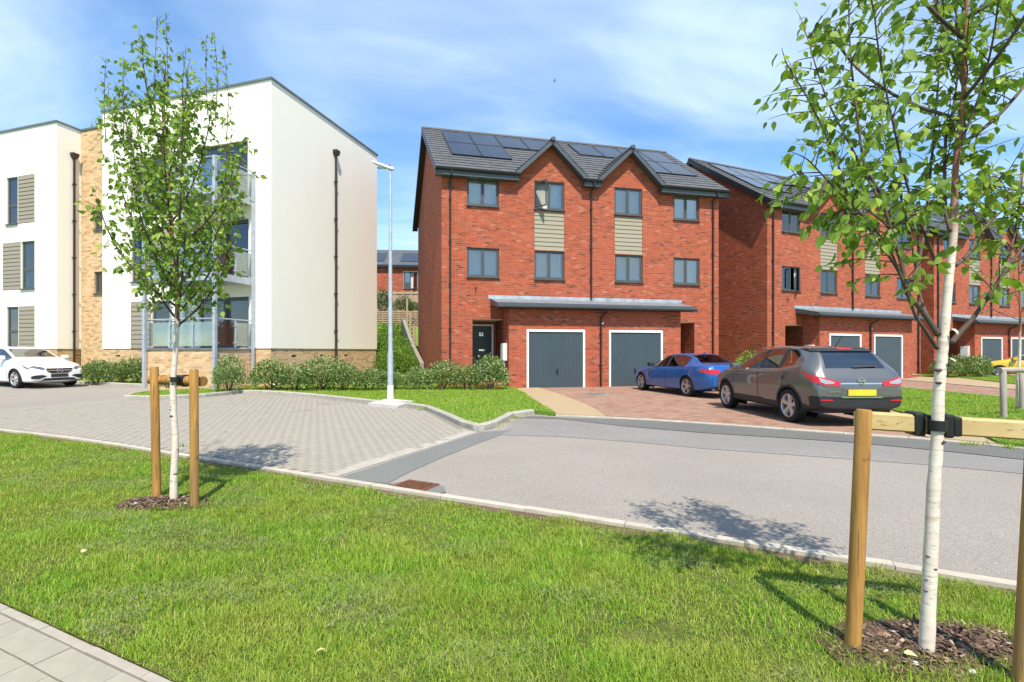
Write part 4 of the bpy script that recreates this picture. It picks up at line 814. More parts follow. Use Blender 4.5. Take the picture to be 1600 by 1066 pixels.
# balconies: brick terrace below, two steel decks above, three posts
BX0, BX1, BY = -3.69, -.75, -1.63
tb = MB().box(BX0, BX1, BY, .029, -.3, 1.54).obj('terrace_wall', M_['buff'], FL); MB().box(BX0 - .03, BX1 + .03, BY - .03, .028, 1.541, 1.60).obj('terrace_coping', M_['coping'], tb)
for i, (z, h) in enumerate(((1.60, 1.02), (3.88, 1.02), (6.66, 1.02))):
    if i:
        bal = MB().box(BX0, BX1 + .0, BY, -.002, z - .02, z + .10).obj('balcony_deck', M_['galv'], FL)
        for k in range(11): MB().box(BX0 + .06, BX1 - .06, BY + .08 + k * .135, BY + .20 + k * .135, z + .101, z + .125).obj('deck_board', M_['fence_wood'], bal)
        MB().box(BX0 - .03, BX1 + .03, BY - .03, BY - .001, z - .08, z + .16).box(BX1 + .001, BX1 + .03, BY, -.003, z - .08, z + .16).box(BX0 - .03, BX0 - .001, BY, -.003, z - .08, z + .16).obj('edge_channel', M_['galv'], bal)
    zb = z + (.16 if i else .02); zt = z + h + (.10 if i else -.06)
    bl = MB().tube([(BX0, -.02, zt), (BX0, BY + .02, zt), (BX1, BY + .02, zt), (BX1, -.02, zt)], .022, 8).obj('balustrade', M_['galv'], FL, smooth=True)
    posts = [(BX0 + .98, BY + .03), (BX0 + 1.96, BY + .03), (BX1 - .01, BY / 2), (BX0 + .01, BY / 2)]
    for (x, y) in posts: MB().box(x - .022, x + .022, y - .022, y + .022, zb, zt - .01).obj('baluster', M_['galv'], bl)
    edges = [((BX0 + .05, BY + .03), (BX0 + .94, BY + .03)), ((BX0 + 1.02, BY + .03), (BX0 + 1.92, BY + .03)), ((BX0 + 2.0, BY + .03), (BX1 - .06, BY + .03)), ((BX1, BY + .08), (BX1, BY / 2 - .04)), ((BX1, BY / 2 + .04), (BX1, -.06)), ((BX0, BY + .08), (BX0, BY / 2 - .04)), ((BX0, BY / 2 + .04), (BX0, -.06))]
    for (a, b) in edges:
        pn = MB(); dx, dy = b[0] - a[0], b[1] - a[1]
        if abs(dx) > abs(dy): pn.box(a[0], b[0], a[1] - .005, a[1] + .005, zb + .05, zt - .10)
        else: pn.box(a[0] - .005, a[0] + .005, a[1], b[1], zb + .05, zt - .10)
        g = pn.obj('glass_panel', M_['glass_clear'], bl)
        for z_ in (zb + .16, zt - .20):
            for q in (a, b): MB().box(q[0] - .03, q[0] + .03, q[1] - .03, q[1] + .03, z_ - .02, z_ + .02).obj('glass_clamp', M_['galv'], bl)
for (x, y) in ((BX1 + .03, BY - .07), (BX0 - .03, BY - .07)): MB().box(x - .055, x + .055, y - .055, y + .055, -.1, 7.75).obj('balcony_post', M_['galv'], FL, bevel=.012)
for (x, y) in ((BX1 + .07, -.10), (BX0 - .07, -.10)): MB().box(x - .045, x + .045, y - .045, y + .045, -.1, 7.75).obj('balcony_post', M_['galv'], FL, bevel=.012)
# ------------------------------------------------------------------ what shows in the gap between the flats and the first pair
bh = thing('hillside_house', 'red brick house with solar roof up the slope behind the timber fence', 'house', (-15.5, 50.0, 4.6), math.radians(4))
bw = MB(); wall_holes(bw, 0, 24, 0, 5.45, [(7.35, 8.75, 3.1, 4.9, .1), (13, 14.4, 3.1, 4.9, .1)], 0.0); bw.quad((0, 0, 0), (0, 9, 0), (0, 9, 5.4), (0, 0, 5.4)); bw.quad((24, 0, 0), (24, 9, 0), (24, 9, 5.4), (24, 0, 5.4)); bw.obj('wall', M_['brick'], bh)
for a in (7.35, 13): window(bh, a + .02, a + 1.38, 3.15, 4.88, .05, 2, .07, 'net', (1, -60) if a < 8 else None)
rf = MB(); course_strip(rf, (-.3, -.35, 5.5), (24.3, -.35, 5.5), (24.3, 4.5, 7.9), (-.3, 4.5, 7.9), 14, .016, tile=.6); ro = rf.obj('roof', M_['tile'], bh, recalc=False)
MB().box(-.3, 24.3, -.37, -.34, 5.25, 5.50).obj('fascia_board', M_['black_pvc'], bh)
rs = lambda x, u, h: (x, -.35 + u * .896, 5.5 + u * .443 + h)
for x0 in (3.2, 4.3, 7.0, 8.1, 9.2, 10.3):
    p = MB().add([rs(x0, .9, .06), rs(x0 + 1.07, .9, .06), rs(x0 + 1.07, 3.9, .06), rs(x0, 3.9, .06), rs(x0, .9, .1), rs(x0 + 1.07, .9, .1), rs(x0 + 1.07, 3.9, .1), rs(x0, 3.9, .1)], [(0, 1, 5, 4), (1, 2, 6, 5), (2, 3, 7, 6), (3, 0, 4, 7), (4, 5, 6, 7)]); p.obj('solar_panel', M_['solar'], bh)
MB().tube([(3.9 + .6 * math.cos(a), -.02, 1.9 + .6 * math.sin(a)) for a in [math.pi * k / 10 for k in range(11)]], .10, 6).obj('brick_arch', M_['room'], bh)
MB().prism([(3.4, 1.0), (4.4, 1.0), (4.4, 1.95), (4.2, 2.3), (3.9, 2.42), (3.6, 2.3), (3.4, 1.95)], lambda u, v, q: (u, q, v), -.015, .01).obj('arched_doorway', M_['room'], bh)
# timber fence on the terrace
fz = 4.75; fe = thing('timber_fence', 'close-boarded timber garden fence on top of the slope', 'fence', (-13.0, 44.6, fz))
for k in range(14):
    MB().box(-.06 + k * .72, .06 + k * .72, -.06, .06, 0, 2.10).obj('post', M_['fence_wood'], fe)
    for j in range(5): MB().box(.065 + k * .72 + j * .118, .065 + k * .72 + j * .118 + .112, .0 + .006 * (j % 2), .02 + .006 * (j % 2), .05, 2.0).obj('board', M_['fence_wood'], fe)
for z in (.35, 1.1, 1.85): MB().box(0, 9.4, -.05, -.001, z - .05, z + .05).obj('rail', M_['fence_wood'], fe)
# slatted retaining screen
sl = thing('slatted_screen', 'horizontal timber slat retaining screen below the garden fence', 'screen', (-12.0, 39.9, 2.75))
for k in range(7): MB().box(-.05 + k * 1.3, .05 + k * 1.3, .0, .09, 0, 1.95).obj('post', M_['fence_wood'], sl)
for j in range(11): MB().box(-.2, 8.4, -.03, -.001, .12 + j * .17, .12 + j * .17 + .095).obj('slat', M_['fence_wood'], sl)
MB().box(-.2, 8.4, .10, .5, 0, 1.9).obj('earth_bank', M_['earth'], sl)
# raking wall beside the first pair
rw = thing('raking_wall', 'weathered sloping garden wall climbing beside the brick gable', 'wall', (0, 0, 0))
wp = []
a, b = at(656, 600, 26.0), at(627, 560, 36.0); dirv = (b - a); 
def rk(u, v, q): return (a.x + dirv.x * u + q * .93, a.y + dirv.y * u + q * .25, v)
MB().prism([(0, 0), (1, 0), (1, 3.7), (.92, 3.72), (.84, 3.4), (.40, 1.9), (0, .9)], rk, 0, .22).obj('wall_panel', M_['concrete_wall'], rw)
for k in range(3):
    u = .55 + k * .2; MB().prism([(u, .5), (u + .012, .5), (u + .012, 2.4 + k * 1.05 + .7), (u, 2.4 + k * 1.05 + .7)], rk, .31, .43).obj('fence_post', M_['fence_wood'], rw)
for k in range(8): MB().prism([(.52, 1.6 + k * .25), (1.02, 2.35 + k * .25), (1.02, 2.45 + k * .25), (.52, 1.70 + k * .25)], rk, .44, .47).obj('fence_rail', M_['fence_wood'], rw)

# ------------------------------------------------------------------ plants made of leaves
LEAF4 = np.array([(0, 0, 0), (.32, .38, .06), (0, .46, -.02), (-.32, .38, .06), (0, 1, -.10)])      # simple folded leaf, y is its length
LF4 = np.array([(0, 1, 2), (0, 2, 3), (1, 4, 2), (2, 4, 3)])
BIRCH = np.array([(0, 0, 0), (.19, .10, .02), (.32, .30, .06), (.27, .56, .04), (.12, .82, -.03), (0, 1.04, -.12), (-.12, .82, -.03), (-.27, .56, .04), (-.32, .30, .06), (-.19, .10, .02), (0, .30, -.01), (0, .60, -.02)])
BF = np.array([(0, 1, 10), (1, 2, 10), (2, 3, 11), (2, 11, 10), (3, 4, 11), (4, 5, 11), (5, 6, 11), (6, 7, 11), (7, 8, 11), (8, 10, 11), (8, 9, 10), (9, 0, 10)])
def frames(D, roll):
    """rotation matrices whose y axis is D (n,3); x axis turned by roll"""
    D = D / np.linalg.norm(D, axis=1, keepdims=True); up = np.tile([0, 0, 1.0], (len(D), 1)); bad = np.abs(D[:, 2]) > .95; up[bad] = (1, 0, 0)
    X = np.cross(D, up); X /= np.linalg.norm(X, axis=1, keepdims=True); Z = np.cross(X, D)
    c, s = np.cos(roll)[:, None], np.sin(roll)[:, None]; return np.stack([X * c + Z * s, D, -X * s + Z * c], 2)
def leaves_mesh(name, P, D, roll, size, mat, base=LEAF4, faces=LF4):
    Rm = frames(D, roll); V = np.einsum('nij,kj->nki', Rm, base) * size[:, None, None] + P[:, None, :]
    F = (faces[None] + (np.arange(len(P)) * len(base))[:, None, None]).reshape(-1, faces.shape[1]); return arrays_mesh(name, V.reshape(-1, 3), F, mat)
def bush_leaves(rx, ry, rz, n, lsize, mat, name='foliage', spikes=.25, seed=0):
    r = np.random.default_rng(seed); nb = 16; dirs = r.normal(size=(nb, 3)); dirs[:, 2] = np.abs(dirs[:, 2]) * .8 + .1; dirs /= np.linalg.norm(dirs, axis=1, keepdims=True); amp = r.uniform(.55, 1.3, nb)
    d = r.normal(size=(n, 3)); d[:, 2] = np.abs(d[:, 2]) * 1.0 - .25; d /= np.linalg.norm(d, axis=1, keepdims=True)
    k = (d @ dirs.T); w = np.exp(6 * (k - k.max(1, keepdims=True))); a = (w * amp).sum(1) / w.sum(1)
    rad = a * (r.random(n) ** .33) * (1 + spikes * (r.random(n) > .93) * r.random(n)); P = d * rad[:, None] * [rx, ry, rz]; P[:, 2] = P[:, 2] + rz * .42; P[:, 2] = np.maximum(P[:, 2], .02)
    D = d * .9 + r.normal(size=(n, 3)) * .6 + [0, 0, .35]; return leaves_mesh(name, P, D, r.uniform(0, 6.3, n), lsize * r.uniform(.6, 1.25, n), mat)
def twig_mesh(rx, ry, rz, n, seed, name='stems'):
    r = random.Random(seed); mb = MB()
    for _ in range(n):
        a = r.uniform(0, 6.28); k = r.uniform(.2, .8); p = Vector((math.cos(a) * rx * .12, math.sin(a) * ry * .12, 0)); q = Vector((math.cos(a) * rx * k, math.sin(a) * ry * k, rz * r.uniform(.6, 1.1)))
        mb.tube([p, (p + q) / 2 + Vector((r.uniform(-.05, .05), r.uniform(-.05, .05), .08)), q], [.012, .008, .004], 5)
    return mb.mesh(name, M_['twig'])
BUSH = {}
for v in range(4): BUSH[('var', v)] = (bush_leaves(.62, .55, .62, 2600, .062, M_['shrub_leaf'], seed=v + 3), twig_mesh(.62, .55, .62, 14, v))
for v in range(2): BUSH[('dark', v)] = (bush_leaves(1.0, 1.0, 1.0, 1700, .11, M_['dark_leaf'], seed=v + 33), twig_mesh(1, 1, 1, 12, v + 8))
for v in range(3): BUSH[('bright', v)] = (bush_leaves(.85, .8, .85, 2200, .085, M_['hedge_leaf'], seed=v + 53), twig_mesh(.85, .8, .85, 12, v + 18))
def bush(kind, v, x, y, z, sx, sy, sz, label, group, name='shrub'):
    T = thing(name, label, 'shrub', (x, y, z), random.uniform(0, 6.28), group); T.scale = (sx, sy, sz)
    for nm, me in zip(('foliage', 'stems'), BUSH[(kind, v)]): o = bpy.data.objects.new(nm, me); link(o, T)
    return T
GV = 'variegated shrubs along the flats and houses'
def row(px0, px1, py, n, ground, labels, scale=1.0, kind='var', group=GV):
    for i in range(n):
        px = px0 + (px1 - px0) * (i + .5) / n; x, y = gp(px, py, LZ); s = scale * random.uniform(.80, 1.12)
        bush(kind, i % 4, x, y + .35 * s, G(x) + LZ - .02, s * 1.1, s, s * random.uniform(.85, 1.25), labels[i], group)
row(395, 592, 611, 5, 0, ['variegated shrub at the rendered corner below the balcony', 'variegated shrub second from the rendered corner', 'variegated shrub under the downpipe of the cream side wall', 'variegated shrub right after the downpipe of the cream side wall', 'variegated shrub at the far end of the cream side wall'], 1.28)
row(592, 786, 609.5, 5, 0, ['variegated shrub just before the lamp post', 'variegated shrub just after the lamp post', 'variegated shrub in front of the brick gable corner', 'variegated shrub beneath the front downpipe of number 52', 'variegated shrub hiding the steps of door 52'], 1.12)
row(128, 232, 598.5, 5, 0, ['leafy shrub right beside the white car bonnet', 'leafy shrub second from the white car on the kerb', 'leafy shrub third from the white car on the kerb', 'leafy shrub fourth from the white car on the kerb', 'leafy shrub at the kerb end below the buff plinth'], 1.08)
x, y = at(357, 612, 16.75).xy; bush('var', 2, x, y, G(x) + LZ, 1.0, .9, 1.35, 'upright variegated shrub standing alone against the terrace brickwork', GV)
x, y = at(262, 612, 17.3).xy; bush('var', 1, x, y, G(x) + LZ, .5, .5, .42, 'small low shrub behind the stakes, at the plinth foot', GV)
for i, (px, lb) in enumerate(((1490, 'variegated shrub beside the white-barked trunk, below a meter box'), (1517, 'middle variegated shrub in front of the farthest garages'), (1545, 'variegated shrub next to the yellow car'))):
    x, y = gp(px, 589.5, LZ); bush('var', i, x, y + .5, LZ, 1.35, 1.2, 1.35, lb, GV)
bush('bright', 0, 11.35, 21.6, .05, 1.0, .8, 1.15, 'yellow-green shrub in the gap between the first two pairs', None)
bush('bright', 1, 12.5, 22.6, .05, .9, .8, .95, 'pale shrub against the shaded brick gable', None)
for i, (px, Z, s, lb) in enumerate(((599, 26.2, .85, 'bright green bush at the foot of the slope beside the flats'), (622, 26.8, .9, 'bright green bush at the foot of the slope beside the lamp post'), (603, 29.5, 1.0, 'bright green bush halfway up the slope beside the flats'), (625, 30.3, .95, 'bright green bush halfway up the slope by the raking wall'), (600, 34.5, 1.15, 'bright green bush near the slatted screen, beside the flats'), (618, 35.8, 1.1, 'bright green bush near the slatted screen and raking wall'), (612, 32.3, 1.0, 'bright green bush in the middle of the slope'), (641, 26.5, .75, 'small bright green bush beneath the raking wall'), (612, 27.6, 1.0, 'bright green bush low on the slope between the flats and the wall'), (633, 28.6, .8, 'bright green bush pressed against the raking wall'))):
    x = (px - CXP) / FPX * Z; bush('bright', i % 3, x, Z, HILL(x, Z) - .05, s, s, s * 1.15, lb, 'bushes on the slope')
for i, (px, py, Z, s, lb) in enumerate(((597, 489, 43.2, 1.15, 'dark evergreen bush in front of the fence beside the flats'), (632, 491, 43.0, .95, 'rounded dark evergreen bush in front of the timber fence'), (647, 489, 43.6, .55, 'small dark bush near the brick gable, by the fence'))):
    p = at(px, py, Z); bush('dark', i % 2, p.x, p.y, p.z, s, s, s * 1.25, lb, 'evergreen bushes by the fence')
# ------------------------------------------------------------------ birch trees
def smooth_line(pts, n=5):
    P = [Vector(p) for p in pts]; out = []
    for i in range(len(P) - 1):
        p0, p1, p2, p3 = P[max(i - 1, 0)], P[i], P[i + 1], P[min(i + 2, len(P) - 1)]
        for k in range(n):
            t = k / n; out.append(.5 * ((2 * p1) + (-p0 + p2) * t + (2 * p0 - 5 * p1 + 4 * p2 - p3) * t * t + (-p0 + 3 * p1 - 3 * p2 + p3) * t ** 3))
    return out + [P[-1]]
class Tree:
    def __init__(s, name, label, base, bark, group, seed):
        s.T = thing(name, label, 'tree', base, 0, group); s.base = Vector(base); s.bark = bark; s.tw = MB(); s.P = []; s.D = []; s.S = []; s.r = random.Random(seed)
    def limb(s, pts, r0, r1, name='branch', seg=10, knots=False):
        L = [Vector(p) - s.base for p in smooth_line(pts)]; n = len(L); rad = [r0 + (r1 - r0) * (i / (n - 1)) ** .9 for i in range(n)]
        if knots: rad = [q * (1 + .05 * s.r.uniform(-1, 1)) for q in rad]
        MB().tube(L, rad, seg).obj(name, s.bark if name == 'trunk' else M_['branch_bark'], s.T, smooth='all'); return [p + s.base for p in L]
    ztop = 99.0; xlim = (-99.0, 99.0)
    def twig(s, p, d, L, leaf, step=.045, r=.004, droop=.35, start=.1):
        if p.z > s.ztop or not s.xlim[0] < p.x < s.xlim[1]: return
        if s.xlim[0] > 0: L *= min(1.0, max(.35, (p.x - s.xlim[0] + .10) / .30))
        d = d.normalized(); pts = [p.copy()]; n = 6
        for i in range(n):
            d = (d + Vector((s.r.uniform(-.16, .16), s.r.uniform(-.16, .16), s.r.uniform(-.10, .10) - droop * .10))).normalized(); pts.append(pts[-1] + d * L / n)
        s.tw.tube([q - s.base for q in pts], [r * (1 - .75 * i / n) for i in range(n + 1)], 4, cap=False)
        m = max(2, int(L / step))
        for k in range(m):
            t = start + (1 - start) * (k + s.r.random()) / m; x = min(t, .999) * n; i = int(x); q = pts[i] + (pts[i + 1] - pts[i]) * (x - i)
            out = Vector((s.r.uniform(-1, 1), s.r.uniform(-1, 1), s.r.uniform(-.7, .3))).normalized(); s.P.append(q + out * .018); dd = out * .7 + Vector((0, 0, -s.r.uniform(.15, 1.1))) + d * .3; s.D.append(dd); s.S.append(leaf * s.r.uniform(.55, 1.15))
    def clothe(s, line, spacing, tl, leaf, t0=.2, out=1.0, step=.045, up=.5, droop=.35, spread=None):
        n = len(line); acc = 0
        for i in range(1, n):
            seg = (line[i] - line[i - 1]); acc += seg.length
            while acc > spacing:
                acc -= spacing
                if i / n < t0: continue
                t = seg.normalized(); side = t.cross(Vector((s.r.uniform(-1, 1), s.r.uniform(-1, 1), s.r.uniform(-1, 1)))).normalized()
                s.twig(line[i], t * .55 + side * out + Vector((0, 0, up)), tl * s.r.uniform(.55, 1.25) * (1.05 - .35 * i / n), leaf, step, .0032, droop)
        s.twig(line[-1], line[-1] - line[-2], tl * .8, leaf, step, .004, droop)
    def finish(s, n_parts, mat, prefer=None):
        o = s.tw.obj('twigs', M_['twig'], s.T, recalc=False); o['kind'] = 'stuff'
        P = np.array([tuple(p - s.base) for p in s.P]); D = np.array([tuple(d) for d in s.D]); Sz = np.array(s.S); roll = np.random.default_rng(5).uniform(0, 6.283, len(P))
        W = P + np.array(s.base); u = CXP + FPX * W[:, 0] / W[:, 1]; v = CYP - FPX * (W[:, 2] - EYE) / W[:, 1]
        vis = (u > 0) & (u < 1600) & (v > 0) & (v < 1066); score = np.where(vis, Sz / W[:, 1], 0); idx = np.argsort(-score); pick = idx[:n_parts]; rest = idx[n_parts:]
        me = [arrays_mesh('leaf', BIRCH * [1, 1, k], BF, mat, True) for k in (1.0, 2.2, -1.2)]; Rm = frames(D, roll)
        for j, i in enumerate(pick):
            l = bpy.data.objects.new('leaf', me[j % 3]); link(l, s.T); m = Matrix([list(Rm[i][k] * Sz[i]) + [P[i][k]] for k in range(3)] + [[0, 0, 0, 1]]); l.matrix_basis = m
        f = bpy.data.objects.new('foliage', leaves_mesh('foliage', P[rest], D[rest], roll[rest], Sz[rest], mat, BIRCH, BF)); link(f, s.T); f['kind'] = 'stuff'; return len(P)
def pts_at(lst, Z, dz=None):
    return [at(px, py, Z + (dz[i] if dz else 0)) for i, (px, py) in enumerate(lst)]
def scars(T, line, rad, n, seed, lo=.05, hi=.75):
    r = random.Random(seed)
    for k in range(n):
        i = int(len(line) * r.uniform(lo, hi)); p = line[i] - T.base; a = r.uniform(math.pi * 1.05, math.pi * 1.95); q = p + Vector((math.cos(a), math.sin(a), 0)) * rad * .93
        mb = MB(); w = r.uniform(.010, .024) * rad / .045; up = Vector((0, 0, 1)); tt = Vector((-math.sin(a), math.cos(a), 0)); nn = Vector((math.cos(a), math.sin(a), 0)); ring = [q + (tt * math.cos(b) * w * 1.5 + up * math.sin(b) * w * .7) + nn * (-.003) for b in [2 * math.pi * j / 10 for j in range(10)]]
        mb.add(ring + [q + nn * .009], [(j, (j + 1) % 10, 10) for j in range(10)]); mb.obj('bark_knot', M_['twig'], T.T)
BARK1 = birch_bark(1.85); BARK2 = birch_bark(2.15, .35)
# --- tree by the parking court
Zt = 5.01; b1 = at(271, 787, Zt); b1.z = G(b1.x) - .02
t1 = Tree('birch_tree', 'young birch with full leafy crown staked in the lawn in front of the flats', b1, BARK1, 'staked birch trees', 11)
trunk1 = t1.limb([b1] + pts_at([(272, 740), (274, 690), (271, 640), (271, 590), (275, 540), (277, 490), (277, 440), (272, 390), (267, 350), (262, 279), (258, 218), (256, 162), (258, 110)], Zt), .037, .008, 'trunk', 14, True)
scars(t1, trunk1, .034, 8, 2, .05, .45)
r1 = random.Random(21)
def crown_limb(t, p0, az, reach, top, r0, bend=.5):
    """an ascending limb: out first, then up"""
    o = Vector((math.cos(az), math.sin(az), 0)); h = top - p0.z
    return t.limb([p0, p0 + o * reach * .38 + Vector((0, 0, h * .22)), p0 + o * reach * .72 + Vector((0, 0, h * .52)), p0 + o * reach * .92 + Vector((0, 0, h * .80)), p0 + o * reach * (1.0) + Vector((0, 0, h))], r0, .0035, 'branch', 7)
def trunk_pt(line, z):
    return min(line, key=lambda p: abs(p.z - z)).copy()
limbs1 = []
spec1 = [(1.72, .50, 2.65), (1.78, .66, 2.9), (1.82, .62, 3.05), (1.86, .72, 3.2), (1.92, .70, 2.85), (1.97, .75, 3.35), (2.03, .60, 3.6), (2.08, .74, 3.15), (2.14, .55, 3.7), (2.2, .74, 3.45), (2.27, .66, 3.75), (2.34, .62, 3.3), (2.42, .50, 3.95), (2.5, .66, 3.65), (2.6, .45, 4.0), (2.7, .58, 3.8), (2.8, .40, 4.15), (2.92, .50, 3.95), (3.05, .30, 4.3), (3.2, .42, 4.1), (3.35, .25, 4.45), (3.5, .30, 4.2)]
for i, (z, reach, top) in enumerate(spec1):
    az = i * 2.39996 + r1.uniform(-.3, .3) + .4; top -= .10
    limbs1.append(crown_limb(t1, trunk_pt(trunk1, z), az, reach * r1.uniform(.85, 1.08), top + r1.uniform(-.1, .1), .013 - .0035 * i / 22))
for L in limbs1: t1.clothe(L, .031, .235, .064, .12, 1.0, .034, .2)
t1.clothe(trunk1, .04, .27, .064, .50, 1.0, .032, .3)
for px, py0, py1 in ((165, 190, 98), (192, 200, 100), (245, 150, 36), (259, 120, 30), (290, 170, 84), (322, 150, 66), (335, 155, 60), (350, 190, 82)):     # upright shoots above the crown
    p = at(px + r1.uniform(-4, 4), py0 + 30, Zt + r1.uniform(-.2, .2)); q = at(px, py1, p.y); L = t1.limb([p, (p + q) / 2 + Vector((r1.uniform(-.03, .03), 0, 0)), q], .005, .002, 'branch', 5); t1.clothe(L, .06, .10, .052, .0, .8, .03, .4)
n1 = t1.finish(300, M_['birch_leaf'])
# --- tree close to the camera on the road verge
Z2 = 2.5; b2 = at(1447, 1024, Z2); b2.z = -.02
t2 = Tree('birch_tree', 'white-barked birch with peeling bark strapped to a rail close beside the road', b2, BARK2, 'staked birch trees', 31)
t2.ztop = 3.38; t2.xlim = (1.31, 2.80)
trunk2 = t2.limb([b2] + pts_at([(1451, 940), (1455, 850), (1459, 760), (1464, 690), (1467, 610), (1472, 560), (1476, 510), (1482, 440), (1488, 390), (1491, 345), (1492, 280), (1498, 217), (1506, 139), (1509, 46), (1511, -25)], Z2), .0335, .007, 'trunk', 18, True)
scars(t2, trunk2, .030, 9, 4, .03, .42)
LB = [([(1466, 524), (1451, 500), (1436, 480), (1417, 456), (1407, 406), (1391, 356), (1374, 300), (1352, 262), (1343, 210), (1334, 139), (1328, 71), (1326, 0), (1322, -60)], .024, .05),
      ([(1417, 456), (1433, 419), (1443, 367), (1449, 319), (1454, 270), (1461, 186), (1470, 77), (1469, 10), (1466, -60)], .016, .18),
      ([(1464, 545), (1447, 518), (1433, 498), (1424, 477), (1407, 430), (1373, 377), (1333, 322), (1303, 241), (1266, 161), (1238, 115), (1216, 90)], .015, -.15),
      ([(1487, 536), (1503, 516), (1520, 498), (1551, 453), (1572, 422), (1604, 378), (1635, 325), (1655, 260)], .022, -.05),
      ([(1493, 415), (1514, 396), (1528, 369), (1551, 343), (1583, 314), (1606, 286), (1630, 230), (1645, 150)], .016, .12),
      ([(1478, 425), (1462, 409), (1449, 375), (1433, 338), (1417, 288), (1398, 205), (1376, 100), (1366, 20)], .014, -.22),
      ([(1491, 350), (1530, 311), (1572, 283), (1615, 243)], .009, .2),
      ([(1486, 362), (1478, 333), (1476, 290), (1478, 217), (1490, 165), (1500, 80), (1506, -20)], .017, .10),
      ([(1416, 460), (1395, 400), (1360, 350), (1310, 300), (1268, 255), (1225, 215), (1195, 190)], .009, -.32),
      ([(1498, 230), (1530, 150), (1552, 60), (1562, -20)], .011, -.1), ([(1506, 139), (1480, 60), (1440, -60), (1450, -60)], .010, .1), ([(1391, 356), (1345, 322), (1290, 300), (1240, 290)], .007, -.1),
      ([(1378, 320), (1330, 230), (1290, 150), (1262, 60), (1250, -40)], .010, .25), ([(1572, 422), (1590, 340), (1600, 250), (1605, 140)], .009, .15), ([(1466, 520), (1440, 470), (1424, 380), (1405, 300), (1384, 220), (1372, 150)], .010, .35)]
lim2 = []
for pts, r0, dz in LB:
    n = len(pts); W3 = [at(px, py, Z2 + dz * i / max(1, n - 1) * 1.6) for i, (px, py) in enumerate(pts)]
    while len(W3) > 3 and (W3[-1].z > 3.45 or W3[-1].x > 2.85 or W3[-1].x < 1.36): W3.pop()
    L = t2.limb(W3, r0 * .62, .003, 'branch', 9); lim2.append(L)
r2 = random.Random(5)
for i in range(6):                                   # limbs of the crown that rise above the picture
    z = 2.5 + i * .13; az = i * 2.39996; L = crown_limb(t2, trunk_pt(trunk2, z), az, .6 * r2.uniform(.6, 1.0), z + .7 * r2.uniform(.7, 1.1), .010); lim2.append(L)
for i, L in enumerate(lim2): t2.clothe(L, .034 if i < 15 else .07, .28, .058, .36 if i < 15 else .25, .95, .030, .18, .9)
t2.clothe(trunk2, .05, .27, .058, .62, 1.0, .030, .3, .9)
n2 = t2.finish(300, M_['birch_leaf'])
# peeling curls of bark at the fork
for px, py, s, rot in ((1487, 514, .028, .4), (1483, 560, .018, .8)):
    p = at(px, py, Z2 - .032) - t2.base; mb = MB(); w = s * .35
    prev = None
    for k in range(7):
        a = k / 6; q = p + Vector((math.sin(rot) * s * a, -.008 - .016 * math.sin(a * 2.6), -s * 1.2 * a)); row_ = (q + Vector((-w * (1 - a * .6), 0, 0)), q + Vector((w * (1 - a * .6), 0, 0)))
        if prev: mb.quad(prev[0], prev[1], row_[1], row_[0])
        prev = row_
    mb.obj('bark_curl', BARK2, t2.T)
# --- sapling on the lawn across the road
b3 = Vector((*gp(1590, 639, LZ), LZ)); Z3 = b3.y
t3 = Tree('birch_tree', 'slim sparse birch sapling tied to weathered stakes on the far lawn', b3, BARK1, 'staked birch trees', 77)
trunk3 = t3.limb([b3] + pts_at([(1590, 600), (1593, 560), (1594, 500), (1593, 440), (1591, 380), (1592, 320), (1596, 250)], Z3), .038, .008, 'trunk', 8)
for i in range(24):
    z = 2.2 + i * .16; L = crown_limb(t3, trunk_pt(trunk3, z), i * 2.4, .95 * random.uniform(.55, 1.05), z + random.uniform(.35, .95), .012); t3.clothe(L, .17, .34, .075, .15, 1.0, .075, .15)
t3.finish(0, M_['birch_leaf'])

# ------------------------------------------------------------------ stakes, rails and straps
def stake_frame(label, posts, rail, strap, wood_m, rail_m, group='tree stake frames', rail_r=.045, flat=False):
    T = thing('tree_stake_frame', label, 'tree stakes', (posts[0][0][0], posts[0][0][1], 0), 0, group); o = Vector(T.location)
    for (p, q, r) in posts:
        p = Vector(p) - o; q = Vector(q) - o; MB().tube([p, p + (q - p) * .5, q - (q - p).normalized() * .012, q], [r, r, r, r * .86], 18).obj('post', wood_m, T, smooth=True)
    a, b = Vector(rail[0]) - o, Vector(rail[1]) - o; d = (b - a); L = d.length; mb = MB()
    if flat:
        w = .042; h = rail_r; n = 10; ring = [(-w, -h * .8), (-w * .6, -h), (w * .6, -h), (w, -h * .8), (w, h * .8), (w * .6, h), (-w * .6, h), (-w, h * .8)]
        yv = Vector((-d.y, d.x, 0)).normalized(); mb.prism(ring, lambda u, v, q: a + d * q + yv * u + Vector((0, 0, v)), 0, 1)
    else: mb.tube([a, b], rail_r, 16)
    mb.obj('crossbar', [rail_m], T, smooth=True)
    if strap:
        c, trad, wd = strap; c = Vector(c) - o; mb = MB(); pr = []
        mb.lathe([(trad + .004, -wd / 2), (trad + .010, -wd / 2), (trad + .010, wd / 2), (trad + .004, wd / 2)], lambda x, y, z: (c.x + x, c.y + y, c.z + z), 24, close=True); mb.obj('tree_strap', M_['strap'], T, smooth=True)
    return T
gpz = lambda px, py: (*gp(px, py), G(gp(px, py)[0]) - .03)
p1, p2 = Vector(gpz(245, 779)), Vector(gpz(304, 791))
q1 = at(241, 573, p1.y + .02); q2 = at(303, 577, p2.y + .02)
ra, rb = at(236, 593, p1.y + .11), at(318, 596, p2.y + .11)
sf = stake_frame('honey-coloured pair of round stakes with short rail holding the birch by the parking court', [(p1, q1, .040), (p2, q2, .040)], (ra, rb), (at(273.5, 593, Zt), .031, .05), M_['post_wood'], M_['post_wood'], rail_r=.050)
